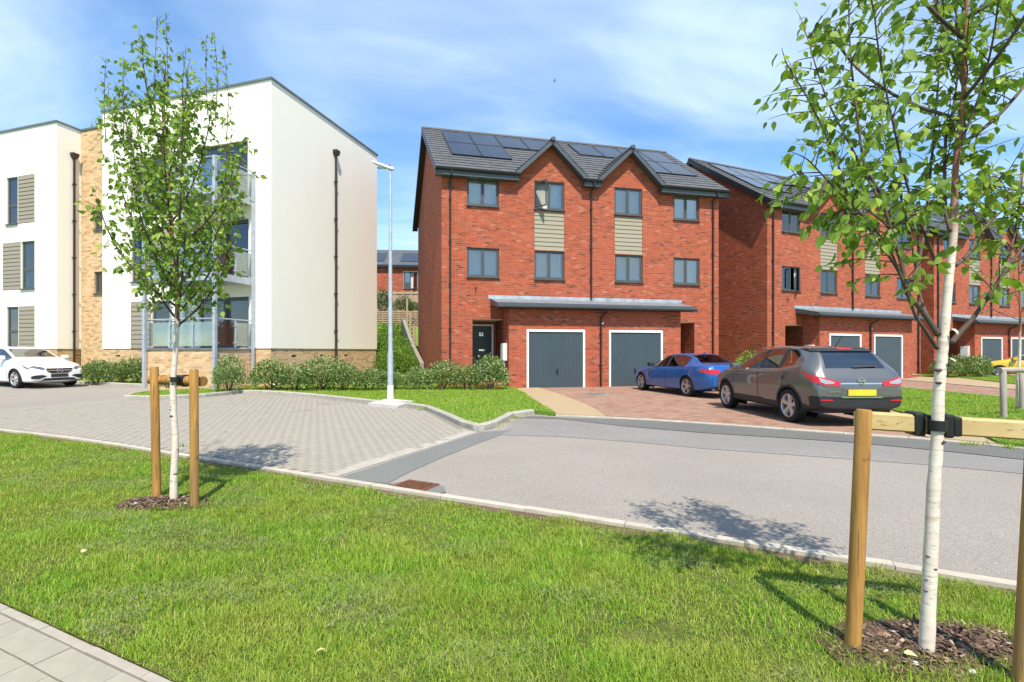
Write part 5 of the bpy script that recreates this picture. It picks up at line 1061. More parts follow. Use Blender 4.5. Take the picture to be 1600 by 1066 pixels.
o = Vector(sf.location); c_ = ra + (rb - ra) * .58 - o; d_ = (rb - ra).normalized(); MB().tube([c_ - d_ * .085, c_ - d_ * .08, c_ + d_ * .03, c_ + d_ * .04, c_ + d_ * .085, c_ + d_ * .09], [.045, .055, .055, .062, .062, .045], 18).obj('rubber_spacer', M_['strap'], sf, smooth=True)
p3 = Vector((*gp(1332, 1012), -.03)); q3 = at(1350, 640, p3.y + .0); p4 = Vector((*gp(1597, 1075), -.03)); q4 = at(1622, 640, p4.y)
ra, rb = at(1340, 656, p3.y + .10), at(1660, 676, p4.y + .22)
sf2 = stake_frame('thick honey-coloured stakes with pale squared rail beside the road, close to the camera', [(p3, q3, .0355), (p4, q4, .0355)], (ra, rb), (at(1465.5, 665, Z2), .026, .052), M_['post_wood'], M_['rail_wood'], rail_r=.046, flat=True)
o = Vector(sf2.location); dr = (rb - ra).normalized()
for px, wv in ((1434, .024), (1452, .018), (1480, .020), (1493, .018)):
    t = (px - 1340) / 320; c = ra + (rb - ra) * t - o; hh = .060 if wv > .019 else .050
    M4 = Matrix.Translation(c) @ Matrix.Rotation(math.atan2(dr.y, dr.x), 4, 'Z'); MB().box(-wv, wv, -.052, .052, -hh, hh, 0, M4).obj('rubber_spacer', M_['strap'], sf2, bevel=.012)
p5 = Vector((*gp(1568.5, 653, LZ), LZ - .02)); q5 = at(1567, 580, p5.y); p6 = Vector((*gp(1597, 640, LZ), LZ - .02)); q6 = at(1596, 583, p6.y); 
stake_frame('weathered grey stakes with round top rail on the far lawn', [(p5, q5, .055), (p6, q6, .05)], (q5 + Vector((-.08, 0, .02)), q5 + Vector((1.7, .35, .02))), None, M_['grey_wood'], M_['grey_wood'], rail_r=.06)
# ------------------------------------------------------------------ lamp post
lx, ly = gp(610, 626.5, .09); lp = thing('street_lamp', 'tall galvanised street lamp with pale head on a concrete pad', 'street lamp', (lx, ly, .09))
MB().lathe([(.088, 0), (.088, .45)], lambda x, y, z: (x, y, z), 20).obj('painted_base', M_['white_paint'], lp, smooth=True)
MB().lathe([(.082, .45), (.080, 1.3), (.062, 1.45), (.050, 4.0), (.040, 6.55)], lambda x, y, z: (x, y, z), 20).obj('column', M_['galv'], lp, smooth=True)
hd = MB(); prof = [(0.10, .00, .05), (.0, .01, .085), (-.15, .06, .10), (-.38, .15, .085), (-.50, .21, .03)]; vs = []
for (x, z, w_) in prof:
    for (yy, zz_) in ((-w_, 0), (-w_ * .7, .05), (w_ * .7, .05), (w_, 0), (w_ * .6, -.03), (-w_ * .6, -.03)): vs.append((x, yy, 6.58 + z + zz_))
hd.add(vs, [(i * 6 + k, i * 6 + (k + 1) % 6, (i + 1) * 6 + (k + 1) % 6, (i + 1) * 6 + k) for i in range(4) for k in range(6)] + [tuple(range(6))[::-1], tuple(range(24, 30))]); hd.obj('lamp_head', M_['lamp_head'], lp, smooth=True)
MB().box(-.36, -.12, -.06, .06, 6.60, 6.63).obj('lens', M_['glass'], lp); MB().lathe([(.0, .06), (.03, .05), (.035, 0)], lambda x, y, z: (x - .02, y, 6.66 + z), 12).obj('light_sensor', M_['red_sensor'], lp)
pad = sheet('lamp_pad', [gp(575, 630, .09), gp(606, 623, .09), gp(648, 627, .09), gp(622, 634.5, .09)], M_['pad'], LZ + .012, 1)
# a bird far off in the sky
bd = thing('bird', 'tiny dark bird far off in the sky above the houses', 'bird', at(866, 127, 70)); MB().add([(-.25, 0, 0), (0, .06, -.06), (.3, 0, .02), (0, -.06, -.06), (0, 0, .07), (.02, .55, .16), (.02, -.55, .16), (.16, .1, .03), (.16, -.1, .03)], [(0, 1, 4), (0, 4, 3), (1, 2, 4), (4, 2, 3), (0, 3, 1), (1, 3, 2), (4, 7, 5), (4, 6, 8)]).obj('body', M_['black_pvc'], bd)
# ------------------------------------------------------------------ cars
def ci(tab, x):
    t = sorted(tab); return float(np.interp(x, [a for a, b in t], [b for a, b in t]))
def build_car(name, label, paint_m, C, loc, rz):
    T = thing(name, label, 'car', loc, rz)
    xs = C['stations']; rows = []
    for x in xs:
        w, b, be, tp, rw = ci(C['wid'], x), ci(C['bot'], x), ci(C['belt'], x), ci(C['top'], x), ci(C['rw'], x); be = min(be, tp - .012); h = be - b; gh = tp - be
        rows.append([(0, b), (w * .80, b), (w * .945, b + .07), (w * .985, b + .36 * h), (w, b + .64 * h), (w * .985, b + .88 * h), (w * .955, b + .97 * h), (w * .925, be + .004), (w * .925 * .45 + rw * .55 + .012 * min(1, gh * 2), be + gh * .50), (rw, be + gh * .875), (rw - .055, be + gh * .945), (rw * .5, be + gh * .99), (0, tp)])
    n = len(xs); k = 13; V = []
    for x, r in zip(xs, rows):
        V += [(x, y, z) for y, z in r] + [(x, -y, z) for y, z in r[1:-1][::-1]]
    m = 2 * k - 2; faces = []; mi = []
    def zone(i, j):
        jj = j if j < k - 1 else m - 1 - j; xm = (xs[i] + xs[i + 1]) / 2
        if jj in (7, 8):
            for a, b in C['side_glass']:
                if b < xm < a: return 1
            for a, b in C.get('pillar', ()):
                if b < xm < a: return 4
        if jj in (10, 11):
            if C['screen'][1] < xm < C['screen'][0]: return 2
            if C['rear'][1] < xm < C['rear'][0]: return 3
        return 0
    for i in range(n - 1):
        for j in range(m): faces.append((i * m + j, i * m + (j + 1) % m, (i + 1) * m + (j + 1) % m, (i + 1) * m + j)); mi.append(zone(i, j))
    faces += [tuple(range(m))[::-1], tuple(range((n - 1) * m, n * m))]; mi += [0, 0]
    me = bpy.data.meshes.new('shell'); me.from_pydata(V, [], faces); [me.materials.append(M_['rubber']) for _ in range(6)]; me.polygons.foreach_set('material_index', mi); me.update()
    ca_ = me.attributes.new('crease_edge', 'FLOAT', 'EDGE'); cr = []
    for e in me.edges:
        ja, jb = (v % m for v in e.vertices); ka, kb = (j if j < k else m - j for j in (ja, jb)); cr.append(.55 if ka == kb and ka in (2, 6, 7) else (.35 if ka == kb and ka in (9, 10) else 0.0))
    ca_.data.foreach_set('value', cr)
    tmp = bpy.data.objects.new('shell', me); COL.objects.link(tmp); sm = tmp.modifiers.new('s', 'SUBSURF'); sm.levels = 3; sm.render_levels = 3; sm.subdivision_type = 'CATMULL_CLARK'
    dg = bpy.context.evaluated_depsgraph_get(); full = bpy.data.meshes.new_from_object(tmp.evaluated_get(dg)); bpy.data.objects.remove(tmp)
    bm = bmesh.new(); bm.from_mesh(full); bmesh.ops.recalc_face_normals(bm, faces=bm.faces); bvh = BVHTree.FromBMesh(bm)
    wx, R, WR = C['wheels'], C['arch'], C['wheel_r']
    dead = [f for f in bm.faces if abs(f.calc_center_median().y) > .50 and any((f.calc_center_median().x - a) ** 2 + (f.calc_center_median().z - WR) ** 2 < R * R for a in wx)]
    bmesh.ops.delete(bm, geom=dead, context='FACES')
    for v in bm.verts:
        if v.is_boundary and abs(v.co.y) > .45:
            for a in wx:
                d = math.hypot(v.co.x - a, v.co.z - WR)
                if d < R * 1.3 and d > .05: v.co.x = a + (v.co.x - a) * R / d; v.co.z = max(.12, WR + (v.co.z - WR) * R / d)
    cl = C.get('clad')
    for f in bm.faces:
        if f.material_index: continue
        c = f.calc_center_median()
        if cl and (cl(c.x, abs(c.y), c.z) or any(math.hypot(c.x - a, c.z - WR) < R + .055 and abs(c.y) > .5 for a in wx)): f.material_index = 5
    bm.normal_update(); names = {0: ('body', paint_m), 1: ('side_window', M_['car_glass']), 2: ('windscreen', M_['car_glass']), 3: ('rear_window', M_['car_glass']), 4: ('door_pillar', M_['cladding_black']), 5: ('lower_cladding', M_['cladding_black'])}
    def part(sel, nm, mat, parent=T):
        b2 = bmesh.new(); mp = {}
        for f in sel:
            vs = []
            for v in f.verts:
                if v not in mp: mp[v] = b2.verts.new(v.co)
                vs.append(mp[v])
            q = b2.faces.new(vs); q.smooth = True
        mm = bpy.data.meshes.new(nm); b2.to_mesh(mm); b2.free(); mm.materials.append(mat); ob = bpy.data.objects.new(nm, mm); link(ob, parent); return ob
    body = None
    for z in (0, 2, 3, 5):
        sel = [f for f in bm.faces if f.material_index == z]
        if sel:
            ob = part(sel, *names[z]); body = ob if z == 0 else body
    for z in (1, 4):
        left = [f for f in bm.faces if f.material_index == z]; seen = set()
        for f0 in left:                                     # every pane by itself
            if f0 in seen: continue
            st, grp = [f0], []; seen.add(f0)
            while st:
                f = st.pop(); grp.append(f)
                for e in f.edges:
                    for g in e.link_faces:
                        if g.material_index == z and g not in seen: seen.add(g); st.append(g)
            part(grp, *names[z])
    bm.free()
    def patch(nm, poly, mat, plane='x-', off=.008, parent=None, cell=.04, thick=True):
        """a panel of the given outline laid onto the body: plane x+ / x- / y+ / y- gives the side it is seen from"""
        ax = plane[0]; sg = 1 if plane[1] == '+' else -1; b2 = bmesh.new(); f = b2.faces.new([b2.verts.new((u, v, 0)) for u, v in poly]); bmesh.ops.triangulate(b2, faces=b2.faces[:])
        for a in (0, 1):
            lo = min(p[a] for p in poly); hi = max(p[a] for p in poly); c = lo + cell
            while c < hi - .004: bmesh.ops.bisect_plane(b2, geom=b2.verts[:] + b2.edges[:] + b2.faces[:], plane_co=(c, 0, 0) if a == 0 else (0, c, 0), plane_no=(1, 0, 0) if a == 0 else (0, 1, 0), dist=1e-5); c += cell
        for v in b2.verts:
            u, w = v.co.x, v.co.y
            o = Vector((sg * 4, u, w)) if ax == 'x' else Vector((u, sg * 3, w)); d = Vector((-sg, 0, 0)) if ax == 'x' else Vector((0, -sg, 0)); h = bvh.ray_cast(o, d)
            if h[0] is None: v.co = o + d * (1.9 if ax == 'x' else 2.15); continue
            nrm = h[1] if h[1].dot(d) < 0 else -h[1]; v.co = h[0] + nrm * off
        bmesh.ops.recalc_face_normals(b2, faces=b2.faces)
        for q in b2.faces: q.smooth = True
        mm = bpy.data.meshes.new(nm); b2.to_mesh(mm); b2.free(); mm.materials.append(mat); ob = bpy.data.objects.new(nm, mm); link(ob, parent or T); return ob
    # wheels
    tyre = MB(); t = WR; wd = C.get('tw', .215) / 2
    ly = lambda x, y, z: (x, z, y)
    tyre.lathe([(t * .70, -wd * .95), (t * .90, -wd), (t * .975, -wd * .88), (t, -wd * .62), (t, wd * .62), (t * .975, wd * .88), (t * .90, wd), (t * .70, wd * .95), (t * .68, wd * .5), (t * .68, -wd * .5)], ly, 40, close=True); tyre_me = tyre.mesh('tyre', M_['rubber'])
    rim = MB(); rim.lathe([(t * .70, wd * .93), (t * .66, wd * .96), (t * .64, wd * .80), (t * .62, -wd * .8)], ly, 40)
    rim_me = rim.mesh('rim', M_['alloy']); sp = MB(); ns = C.get('spokes', 5)
    for s in range(ns):
        for dv in ((-.16, .16) if C.get('twin') else (0,)):
            a = 2 * math.pi * s / ns; a2 = a + dv; r_ = t * .645; w0, w1 = (.030, .022) if C.get('twin') else (.040, .058); p0 = Vector((math.cos(a + dv * .5) * .045, 0, math.sin(a + dv * .5) * .045)); p1 = Vector((math.cos(a2) * r_, 0, math.sin(a2) * r_)); d = (p1 - p0).normalized(); nr = Vector((-d.z, 0, d.x)); y0, y1 = wd * .72, wd * .90
            sp.add([p0 + nr * w0 + Vector((0, y0 - .03, 0)), p0 - nr * w0 + Vector((0, y0 - .03, 0)), p1 - nr * w1 + Vector((0, y1 - .05, 0)), p1 + nr * w1 + Vector((0, y1 - .05, 0)), p0 + nr * w0 * .6 + Vector((0, y0, 0)), p0 - nr * w0 * .6 + Vector((0, y0, 0)), p1 - nr * w1 * .7 + Vector((0, y1, 0)), p1 + nr * w1 * .7 + Vector((0, y1, 0))], [(0, 1, 2, 3), (4, 7, 6, 5), (0, 4, 5, 1), (1, 5, 6, 2), (2, 6, 7, 3), (3, 7, 4, 0)])
    sp.lathe([(.0, wd * .80), (.05, wd * .78), (.065, wd * .6)], ly, 16); sp_me = sp.mesh('spokes', M_[C.get('alloy', 'alloy')])
    disc = MB(); disc.lathe([(.0, 0), (t * .60, 0)], ly, 30); disc.lathe([(0.08, wd * .3), (t * .42, wd * .3)], ly, 30, 1); disc_me = disc.mesh('brake_disc', [M_['rubber'], M_['alloy_dark']])
    for me_ in (tyre_me, rim_me): me_.polygons.foreach_set('use_smooth', [True] * len(me_.polygons))
    for a in wx:
        for s in (1, -1):
            wy = ci(C['wid'], a) - wd - .012; wh = bpy.data.objects.new('wheel', tyre_me); link(wh, T); wh.location = (a, s * wy, WR); wh.rotation_euler = (0, random.uniform(0, 1.2), 0 if s > 0 else math.pi)
            if a == wx[0] and C.get('steer'): wh.rotation_euler[2] += C['steer']
            for nm, mm in (('rim', rim_me), ('spokes', sp_me), ('brake_disc', disc_me)): o_ = bpy.data.objects.new(nm, mm); link(o_, wh)
            lin = MB(); arc = [math.pi * q / 14 for q in range(-1, 16)]; yo, yi = s * (ci(C['wid'], a) - .035), s * .42
            for q0, q1 in zip(arc, arc[1:]):
                f = lambda q, y: (a + math.cos(q) * (R + .004), y, WR + math.sin(q) * (R + .004)); lin.quad(f(q0, yo), f(q1, yo), f(q1, yi), f(q0, yi))
            lin.add([(a + math.cos(q) * R, yi, WR + math.sin(q) * R) for q in arc], [tuple(range(len(arc)))]); lin.obj('wheel_arch', M_['seat'], T, recalc=False)
    # cabin
    for sx in C['seats']:
        for sy in (-.36, .36):
            st = MB().box(sx - .22, sx + .24, sy - .23, sy + .23, .32, .55).obj('seat', M_['seat'], T, bevel=.05); MB().box(sx - .33, sx - .19, sy - .22, sy + .22, .50, 1.05).obj('backrest', M_['seat'], st, bevel=.05); MB().box(sx - .36, sx - .27, sy - .12, sy + .12, 1.09, 1.27).obj('headrest', M_['seat'], st, bevel=.035)
    MB().box(C['screen'][0] - .75, C['screen'][0] - .25, -.7, .7, .55, ci(C['belt'], C['screen'][0] - .3) - .04).obj('dashboard', M_['seat'], T, bevel=.06); MB().box(C['rear'][1] + .05, C['screen'][0] + .3, -.72, .72, .26, .32).obj('cabin_floor', M_['seat'], T)
    # mirrors, handles, seams
    mx, mz = C['mirror']
    for s in (1, -1):
        y = s * (ci(C['wid'], mx) * .93 + .02); mr = MB().box(mx - .10, mx + .10, min(y, y + s * .20), max(y, y + s * .20), mz, mz + .15).obj('door_mirror', paint_m if C.get('mirror_paint') else M_['cladding_black'], T, bevel=.045)
        for hx in C['handles']: patch('door_handle', [(hx - .11, C['hz'] - .018), (hx + .11, C['hz'] - .012), (hx + .11, C['hz'] + .018), (hx - .11, C['hz'] + .018)], paint_m if not C.get('chrome_handle') else M_['chrome'], 'y+' if s > 0 else 'y-', .028)
        for sx in C['seams']: patch('door_seam', [(sx[0] - .006, sx[1]), (sx[0] + .006, sx[1]), (sx[2] + .006, sx[3]), (sx[2] - .006, sx[3])], M_['rubber'], 'y+' if s > 0 else 'y-', .003)
        if C.get('trim_line'): patch('window_trim', C['trim_line'], M_[C.get('trim_mat', 'chrome')], 'y+' if s > 0 else 'y-', .006, cell=.05)
    return T, patch, bvh
def mirror(poly): return [(-u, v) for u, v in poly][::-1]

# --- grey SUV
SUV = dict(stations=[2.20, 2.17, 2.08, 1.90, 1.60, 1.30, 1.08, .95, .62, .28, .14, .02, -.10, -.22, -.50, -.88, -.94, -1.18, -1.38, -1.60, -1.70, -1.86, -2.00, -2.06, -2.12, -2.15],
    wid=[(2.2, .52), (2.17, .64), (2.08, .76), (1.9, .84), (1.6, .885), (1.3, .905), (0, .905), (-1.2, .915), (-1.7, .90), (-2.0, .865), (-2.08, .84), (-2.12, .82), (-2.15, .80)],
    bot=[(2.2, .42), (2.1, .27), (1.8, .22), (-1.6, .22), (-1.95, .30), (-2.15, .36)],
    belt=[(2.2, .68), (2.1, .80), (1.9, .89), (1.5, .98), (.95, 1.03), (0, 1.04), (-.9, 1.08), (-1.4, 1.16), (-1.7, 1.20), (-1.9, 1.14), (-2.0, 1.06), (-2.06, .98), (-2.12, .88), (-2.15, .76)],
    top=[(2.2, .74), (2.1, .90), (1.9, .99), (1.5, 1.07), (1.08, 1.12), (.95, 1.15), (.62, 1.33), (.28, 1.50), (.14, 1.535), (-.3, 1.59), (-.9, 1.585), (-1.4, 1.55), (-1.60, 1.52), (-1.70, 1.49), (-1.86, 1.32), (-2.0, 1.12), (-2.06, 1.03), (-2.12, .93), (-2.15, .82)],
    rw=[(2.2, .40), (1.9, .62), (1.3, .66), (.95, .70), (.62, .655), (.28, .61), (-.3, .60), (-1.2, .59), (-1.70, .575), (-1.86, .61), (-2.0, .67), (-2.15, .66)],
    side_glass=[(.95, -.10), (-.22, -.88), (-.94, -1.38)], pillar=[(-.10, -.22), (-.88, -.94)], screen=(.95, .28), rear=(-1.70, -2.0), wheels=(1.36, -1.29), arch=.385, wheel_r=.345, tw=.225, spokes=5, seats=(.25, -.75), mirror=(.72, 1.03), mirror_paint=True, handles=(-.02, -1.02), hz=.93,
    seams=[(.95, .45, .95, 1.0), (-.16, .40, -.16, 1.03), (-1.05, .62, -1.18, 1.05)], trim_line=[(.90, 1.03), (-.9, 1.078), (-1.40, 1.165), (-1.40, 1.182), (-.9, 1.096), (.90, 1.046)], clad=lambda x, y, z: z < .42 or (x < -1.9 and z < .60) or (x > 2.0 and z < .55))
sr = at(1230, 660, 10.5); hd_ = Vector((-.015, 1, 0)).normalized(); sr.z = 0; sfp = sr + hd_ * 2.65; yaw = math.atan2(hd_.y, hd_.x); left_n = Vector((-hd_.y, hd_.x, 0))
mid = (sr + sfp) / 2 - left_n * (.905 - .0) - hd_ * .035
suv, P, _b = build_car('suv', 'dark grey SUV parked nose-in on the driveway, tailgate towards the road', M_['paint_grey'], SUV, (mid.x, mid.y, .032), yaw)
tl = [(.84, .99), (.40, .875), (.42, .80), (.70, .80), (.84, .86)]
for s, pl in ((1, tl), (-1, mirror(tl))):
    lamp = P('tail_lamp', pl, M_['tail_red'], 'x-', .014); cl_ = [(.78, .945), (.53, .875), (.53, .845), (.70, .835), (.78, .87)]; P('reversing_lens', cl_ if s > 0 else mirror(cl_), M_['tail_clear'], 'x-', .022, lamp)
    sd = [(-2.02, 1.0), (-1.72, 1.07), (-1.80, 1.0), (-1.93, .90), (-2.04, .87)]; P('tail_lamp', sd, M_['tail_red'], 'y+' if s > 0 else 'y-', .012)
    rl = [(.78, .545), (.56, .545), (.56, .515), (.78, .515)]; P('rear_reflector', rl if s > 0 else mirror(rl), M_['tail_red'], 'x-', .012)
P('plate_recess', [(.34, .80), (-.34, .80), (-.42, .58), (.42, .58)], M_['paint_grey'], 'x-', .006)
P('number_plate', [(.27, .735), (-.27, .735), (-.27, .62), (.27, .62)], M_['plate_yellow'], 'x-', .022); P('chrome_strip', [(.40, .60), (-.40, .60), (-.38, .575), (.38, .575)], M_['chrome'], 'x-', .018)
P('tailgate_seam', [(.66, .565), (-.66, .565), (-.66, .553), (.66, .553)], M_['rubber'], 'x-', .003); P('rear_spoiler', [(.58, 1.515), (-.58, 1.515), (-.60, 1.455), (.60, 1.455)], M_['cladding_black'], 'x-', .020); P('brake_light', [(.14, 1.50), (-.14, 1.50), (-.14, 1.478), (.14, 1.478)], M_['tail_red'], 'x-', .030)
P('tailgate_handle', [(.40, .86), (-.40, .86), (-.40, .835), (.40, .835)], M_['chrome'], 'x-', .008)
P('wiper', [(.05, 1.17), (-.42, 1.185), (-.42, 1.155), (.05, 1.135)], M_['cladding_black'], 'x-', .03)
def badge_ring(T, x, z, r, bar, star, y=0.0, flip=1):
    e = bpy.data.objects.new('badge', None); mb = MB(); n = 28
    mb.tube([(x, y + r * math.cos(2 * math.pi * k / n), z + r * math.sin(2 * math.pi * k / n)) for k in range(n + 1)], r * .12, 6)
    if bar: mb.box(x - .01, x + .01, y - r * 1.15, y + r * 1.15, z - r * .2, z + r * .2)
    if star:
        for k in range(3):
            a = math.pi / 2 + k * 2 * math.pi / 3; c, s_ = math.cos(a), math.sin(a); t = Vector((0, -s_, c)); mb.add([(x + flip * .01, y + c * r, z + s_ * r), Vector((x, y, z)) + t * r * .2, (x + flip * .028, y, z), Vector((x, y, z)) - t * r * .2], [(0, 1, 2), (0, 2, 3)])
    return mb.obj('badge', M_['chrome'], T, smooth=True)
def hit(bvh, o, d):
    h = bvh.ray_cast(Vector(o), Vector(d)); return h[0]
bx = hit(_b, (-4, 0, .875), (1, 0, 0)); badge_ring(suv, bx.x - .02, .90, .062, True, False)
tx = bpy.data.objects.new('lettering', text_mesh('QASHQAI', .055, .003, M_['chrome'])); link(tx, suv); q = hit(_b, (-4, .52, .69), (1, 0, 0)); tx.location = (q.x - .012, .52, .69); tx.rotation_euler = (math.radians(90), 0, math.radians(-90))
MB().tube([(-1.42, 0, 1.55), (-1.62, 0, 1.76)], [.009, .004], 6).obj('aerial', M_['cladding_black'], suv)
for s in (1, -1): MB().tube([(.15, s * .60, 1.535), (-.4, s * .595, 1.578), (-1.0, s * .59, 1.57), (-1.5, s * .58, 1.53)], .013, 6).obj('roof_rail', M_['chrome'], suv)

# --- blue saloon
SAL = dict(stations=[2.27, 2.24, 2.14, 1.95, 1.6, 1.25, 1.0, .86, .52, .18, .04, -.08, -.18, -.5, -.86, -1.02, -1.2, -1.45, -1.70, -1.84, -2.06, -2.20, -2.28, -2.33, -2.35],
    wid=[(2.27, .55), (2.24, .66), (2.14, .77), (1.95, .85), (1.6, .89), (1.25, .905), (-1.3, .905), (-1.8, .885), (-2.1, .83), (-2.25, .77), (-2.32, .71), (-2.35, .66)],
    bot=[(2.27, .32), (2.1, .20), (1.8, .17), (-1.7, .17), (-2.1, .25), (-2.35, .33)],
    belt=[(2.27, .56), (2.14, .66), (1.95, .73), (1.5, .83), (.9, .90), (0, .925), (-.9, .96), (-1.5, 1.0), (-2.0, 1.01), (-2.2, .97), (-2.28, .90), (-2.35, .70)],
    top=[(2.27, .62), (2.14, .74), (1.95, .80), (1.5, .90), (1.0, .965), (.86, .99), (.52, 1.18), (.18, 1.345), (.04, 1.375), (-.4, 1.43), (-.86, 1.40), (-1.02, 1.37), (-1.2, 1.30), (-1.45, 1.19), (-1.70, 1.085), (-1.84, 1.06), (-2.06, 1.06), (-2.20, 1.045), (-2.28, .96), (-2.35, .76)],
    rw=[(2.27, .42), (1.9, .62), (1.25, .66), (.86, .69), (.52, .635), (.18, .575), (-.5, .56), (-1.02, .55), (-1.45, .60), (-1.70, .65), (-2.0, .68), (-2.35, .55)],
    side_glass=[(.86, -.08), (-.18, -1.20)], pillar=[(-.08, -.18)], screen=(.86, .18), rear=(-1.02, -1.70), wheels=(1.50, -1.31), arch=.365, wheel_r=.335, tw=.235, spokes=5, twin=True, seats=(.15, -.75), mirror=(.66, .93), handles=(-.02, -1.05), hz=.80,
    seams=[(.92, .30, .92, .88), (-.13, .28, -.13, .92), (-1.0, .60, -1.15, .95), (1.05, .33, .93, .85)], trim_line=[(.80, .918), (-1.15, .965), (-1.15, .978), (.80, .931)], trim_mat='cladding_black')
fr, rr_ = at(1000, 609, 19.15), at(1072, 622.5, 16.35); hd2 = Vector((fr.x - rr_.x, fr.y - rr_.y, 0)).normalized(); ln2 = Vector((-hd2.y, hd2.x, 0)); mid = Vector(((fr.x + rr_.x) / 2, (fr.y + rr_.y) / 2, 0)) - ln2 * .90 - hd2 * .095
blue, P, _b = build_car('saloon_car', 'metallic blue saloon parked close to the right garage door', M_['paint_blue'], SAL, (mid.x, mid.y, .032), math.atan2(hd2.y, hd2.x))
for s in (1, -1):
    a = [(.74, .90), (.40, .885), (.42, .775), (.72, .755)]; lamp = P('tail_lamp', a if s > 0 else mirror(a), M_['tail_red'], 'x-', .012); P('tail_lamp', [(-2.24, .91), (-1.96, .92), (-2.0, .82), (-2.26, .775)], M_['tail_red'], 'y+' if s > 0 else 'y-', .012)
    for k in (0, 1): e = MB(); e.lathe([(.035, 0), (.035, .12), (.028, .12), (.028, 0)], lambda x, y, z: (-2.36 + z, s * (.50 + k * .09) + x, .285 + y), 14); e.obj('exhaust_tip', M_['chrome'], blue, smooth=True)
P('number_plate', [(.26, .80), (-.26, .80), (-.26, .69), (.26, .69)], M_['plate_yellow'], 'x-', .018); P('diffuser', [(.60, .40), (-.60, .40), (-.52, .26), (.52, .26)], M_['cladding_black'], 'x-', .012)
P('boot_seam', [(.62, .66), (-.62, .66), (-.62, .648), (.62, .648)], M_['rubber'], 'x-', .003)
MB().prism([(-.95, 1.392), (-1.12, 1.385), (-1.12, 1.41), (-1.06, 1.435)], lambda u, v, q: (u, q, v), -.02, .02).obj('aerial_fin', M_['paint_blue'], blue, bevel=.006)

# --- hatchbacks: the white one by the flats, the yellow one by the far garages
HAT = dict(stations=[2.24, 2.22, 2.12, 1.92, 1.6, 1.3, 1.1, .98, .62, .26, .12, 0.0, -.10, -.42, -.80, -.98, -1.2, -1.42, -1.58, -1.74, -1.88, -1.96, -2.01, -2.03],
    wid=[(2.24, .60), (2.22, .68), (2.12, .775), (1.92, .845), (1.6, .88), (1.3, .895), (-1.2, .895), (-1.6, .87), (-1.88, .81), (-2.03, .70)],
    bot=[(2.24, .24), (2.1, .17), (1.8, .16), (-1.5, .17), (-1.85, .26), (-2.03, .34)],
    belt=[(2.24, .58), (2.12, .69), (1.92, .77), (1.5, .86), (1.0, .92), (0, .95), (-.8, 1.0), (-1.4, 1.06), (-1.74, 1.03), (-1.9, .93), (-2.03, .70)],
    top=[(2.24, .66), (2.12, .77), (1.92, .84), (1.5, .93), (1.1, .99), (.98, 1.02), (.62, 1.20), (.26, 1.37), (.12, 1.40), (-.4, 1.44), (-.98, 1.41), (-1.2, 1.385), (-1.42, 1.34), (-1.58, 1.24), (-1.74, 1.11), (-1.88, 1.0), (-1.96, .90), (-2.03, .76)],
    rw=[(2.24, .45), (1.92, .63), (1.3, .66), (.98, .70), (.62, .645), (.26, .59), (-.5, .575), (-1.42, .55), (-1.74, .62), (-2.03, .58)],
    side_glass=[(.98, 0.0), (-.10, -1.2)], pillar=[(0.0, -.10)], screen=(.98, .26), rear=(-1.42, -1.74), wheels=(1.40, -1.28), arch=.355, wheel_r=.325, tw=.225, spokes=5, twin=True, seats=(.2, -.7), mirror=(.78, .95), mirror_paint=True, handles=(.03, -.92), hz=.83,
    seams=[(1.0, .30, 1.0, .90), (-.05, .28, -.05, .94)], alloy='alloy')
def hatch(label, pm, loc, yaw, steer=0.0):
    C = dict(HAT); C['steer'] = steer; T, P, b = build_car('hatchback_car', label, pm, C, loc, yaw)
    for s in (1, -1):
        a = [(.80, .70), (.52, .62), (.42, .645), (.46, .70), (.66, .755)]; lamp = P('headlamp', a if s > 0 else mirror(a), M_['head_lamp'], 'x+', .008); P('headlamp', [(2.08, .66), (1.82, .77), (1.72, .80), (1.86, .70), (2.05, .63)], M_['head_lamp'], 'y+' if s > 0 else 'y-', .008)
        c = [(.76, .40), (.70, .44), (.50, .45), (.36, .41), (.46, .36), (.60, .31), (.74, .32)]; P('bumper_intake', c if s > 0 else mirror(c), M_['cladding_black'], 'x+', .008)
    P('grille', [(.40, .665), (-.40, .665), (-.36, .56), (-.24, .50), (.24, .50), (.36, .56)], M_['cladding_black'], 'x+', .008); P('grille_bar', [(.37, .602), (-.37, .602), (-.37, .582), (.37, .582)], M_['chrome'], 'x+', .016)
    P('number_plate', [(.26, .475), (-.26, .475), (-.26, .365), (.26, .365)], M_['plate_black'], 'x+', .018); P('lower_intake', [(.42, .335), (-.42, .335), (-.56, .255), (.56, .255)], M_['cladding_black'], 'x+', .008); P('lower_lip', [(.70, .245), (-.70, .245), (-.66, .22), (.66, .22)], M_['chrome'], 'x+', .008)
    q = hit(b, (4, 0, .585), (-1, 0, 0)); badge_ring(T, q.x + .03, .588, .085, False, True); return T
wc = at(21, 609.5, 16.9); hv = Vector((.93, -.37, 0)).normalized(); rn = Vector((hv.y, -hv.x, 0))          # rn points to the car's own right side
ctr = wc - hv * 1.40 - rn * (.89 - .0)
white_car = hatch('white hatchback parked by the flats, nose towards the shrubs', M_['paint_white'], (ctr.x, ctr.y, G(ctr.x + 1.2) + .002), math.atan2(hv.y, hv.x), 0.0)
nC = Vector((-sB, cB, 0)); yc = at(1578, 588, 29.0)
yellow = hatch('yellow hatchback parked in front of the farthest garages', M_['paint_yellow'], (yc.x + 1.1, yc.y - .2, .032), math.atan2(nC.y, nC.x) + .45)
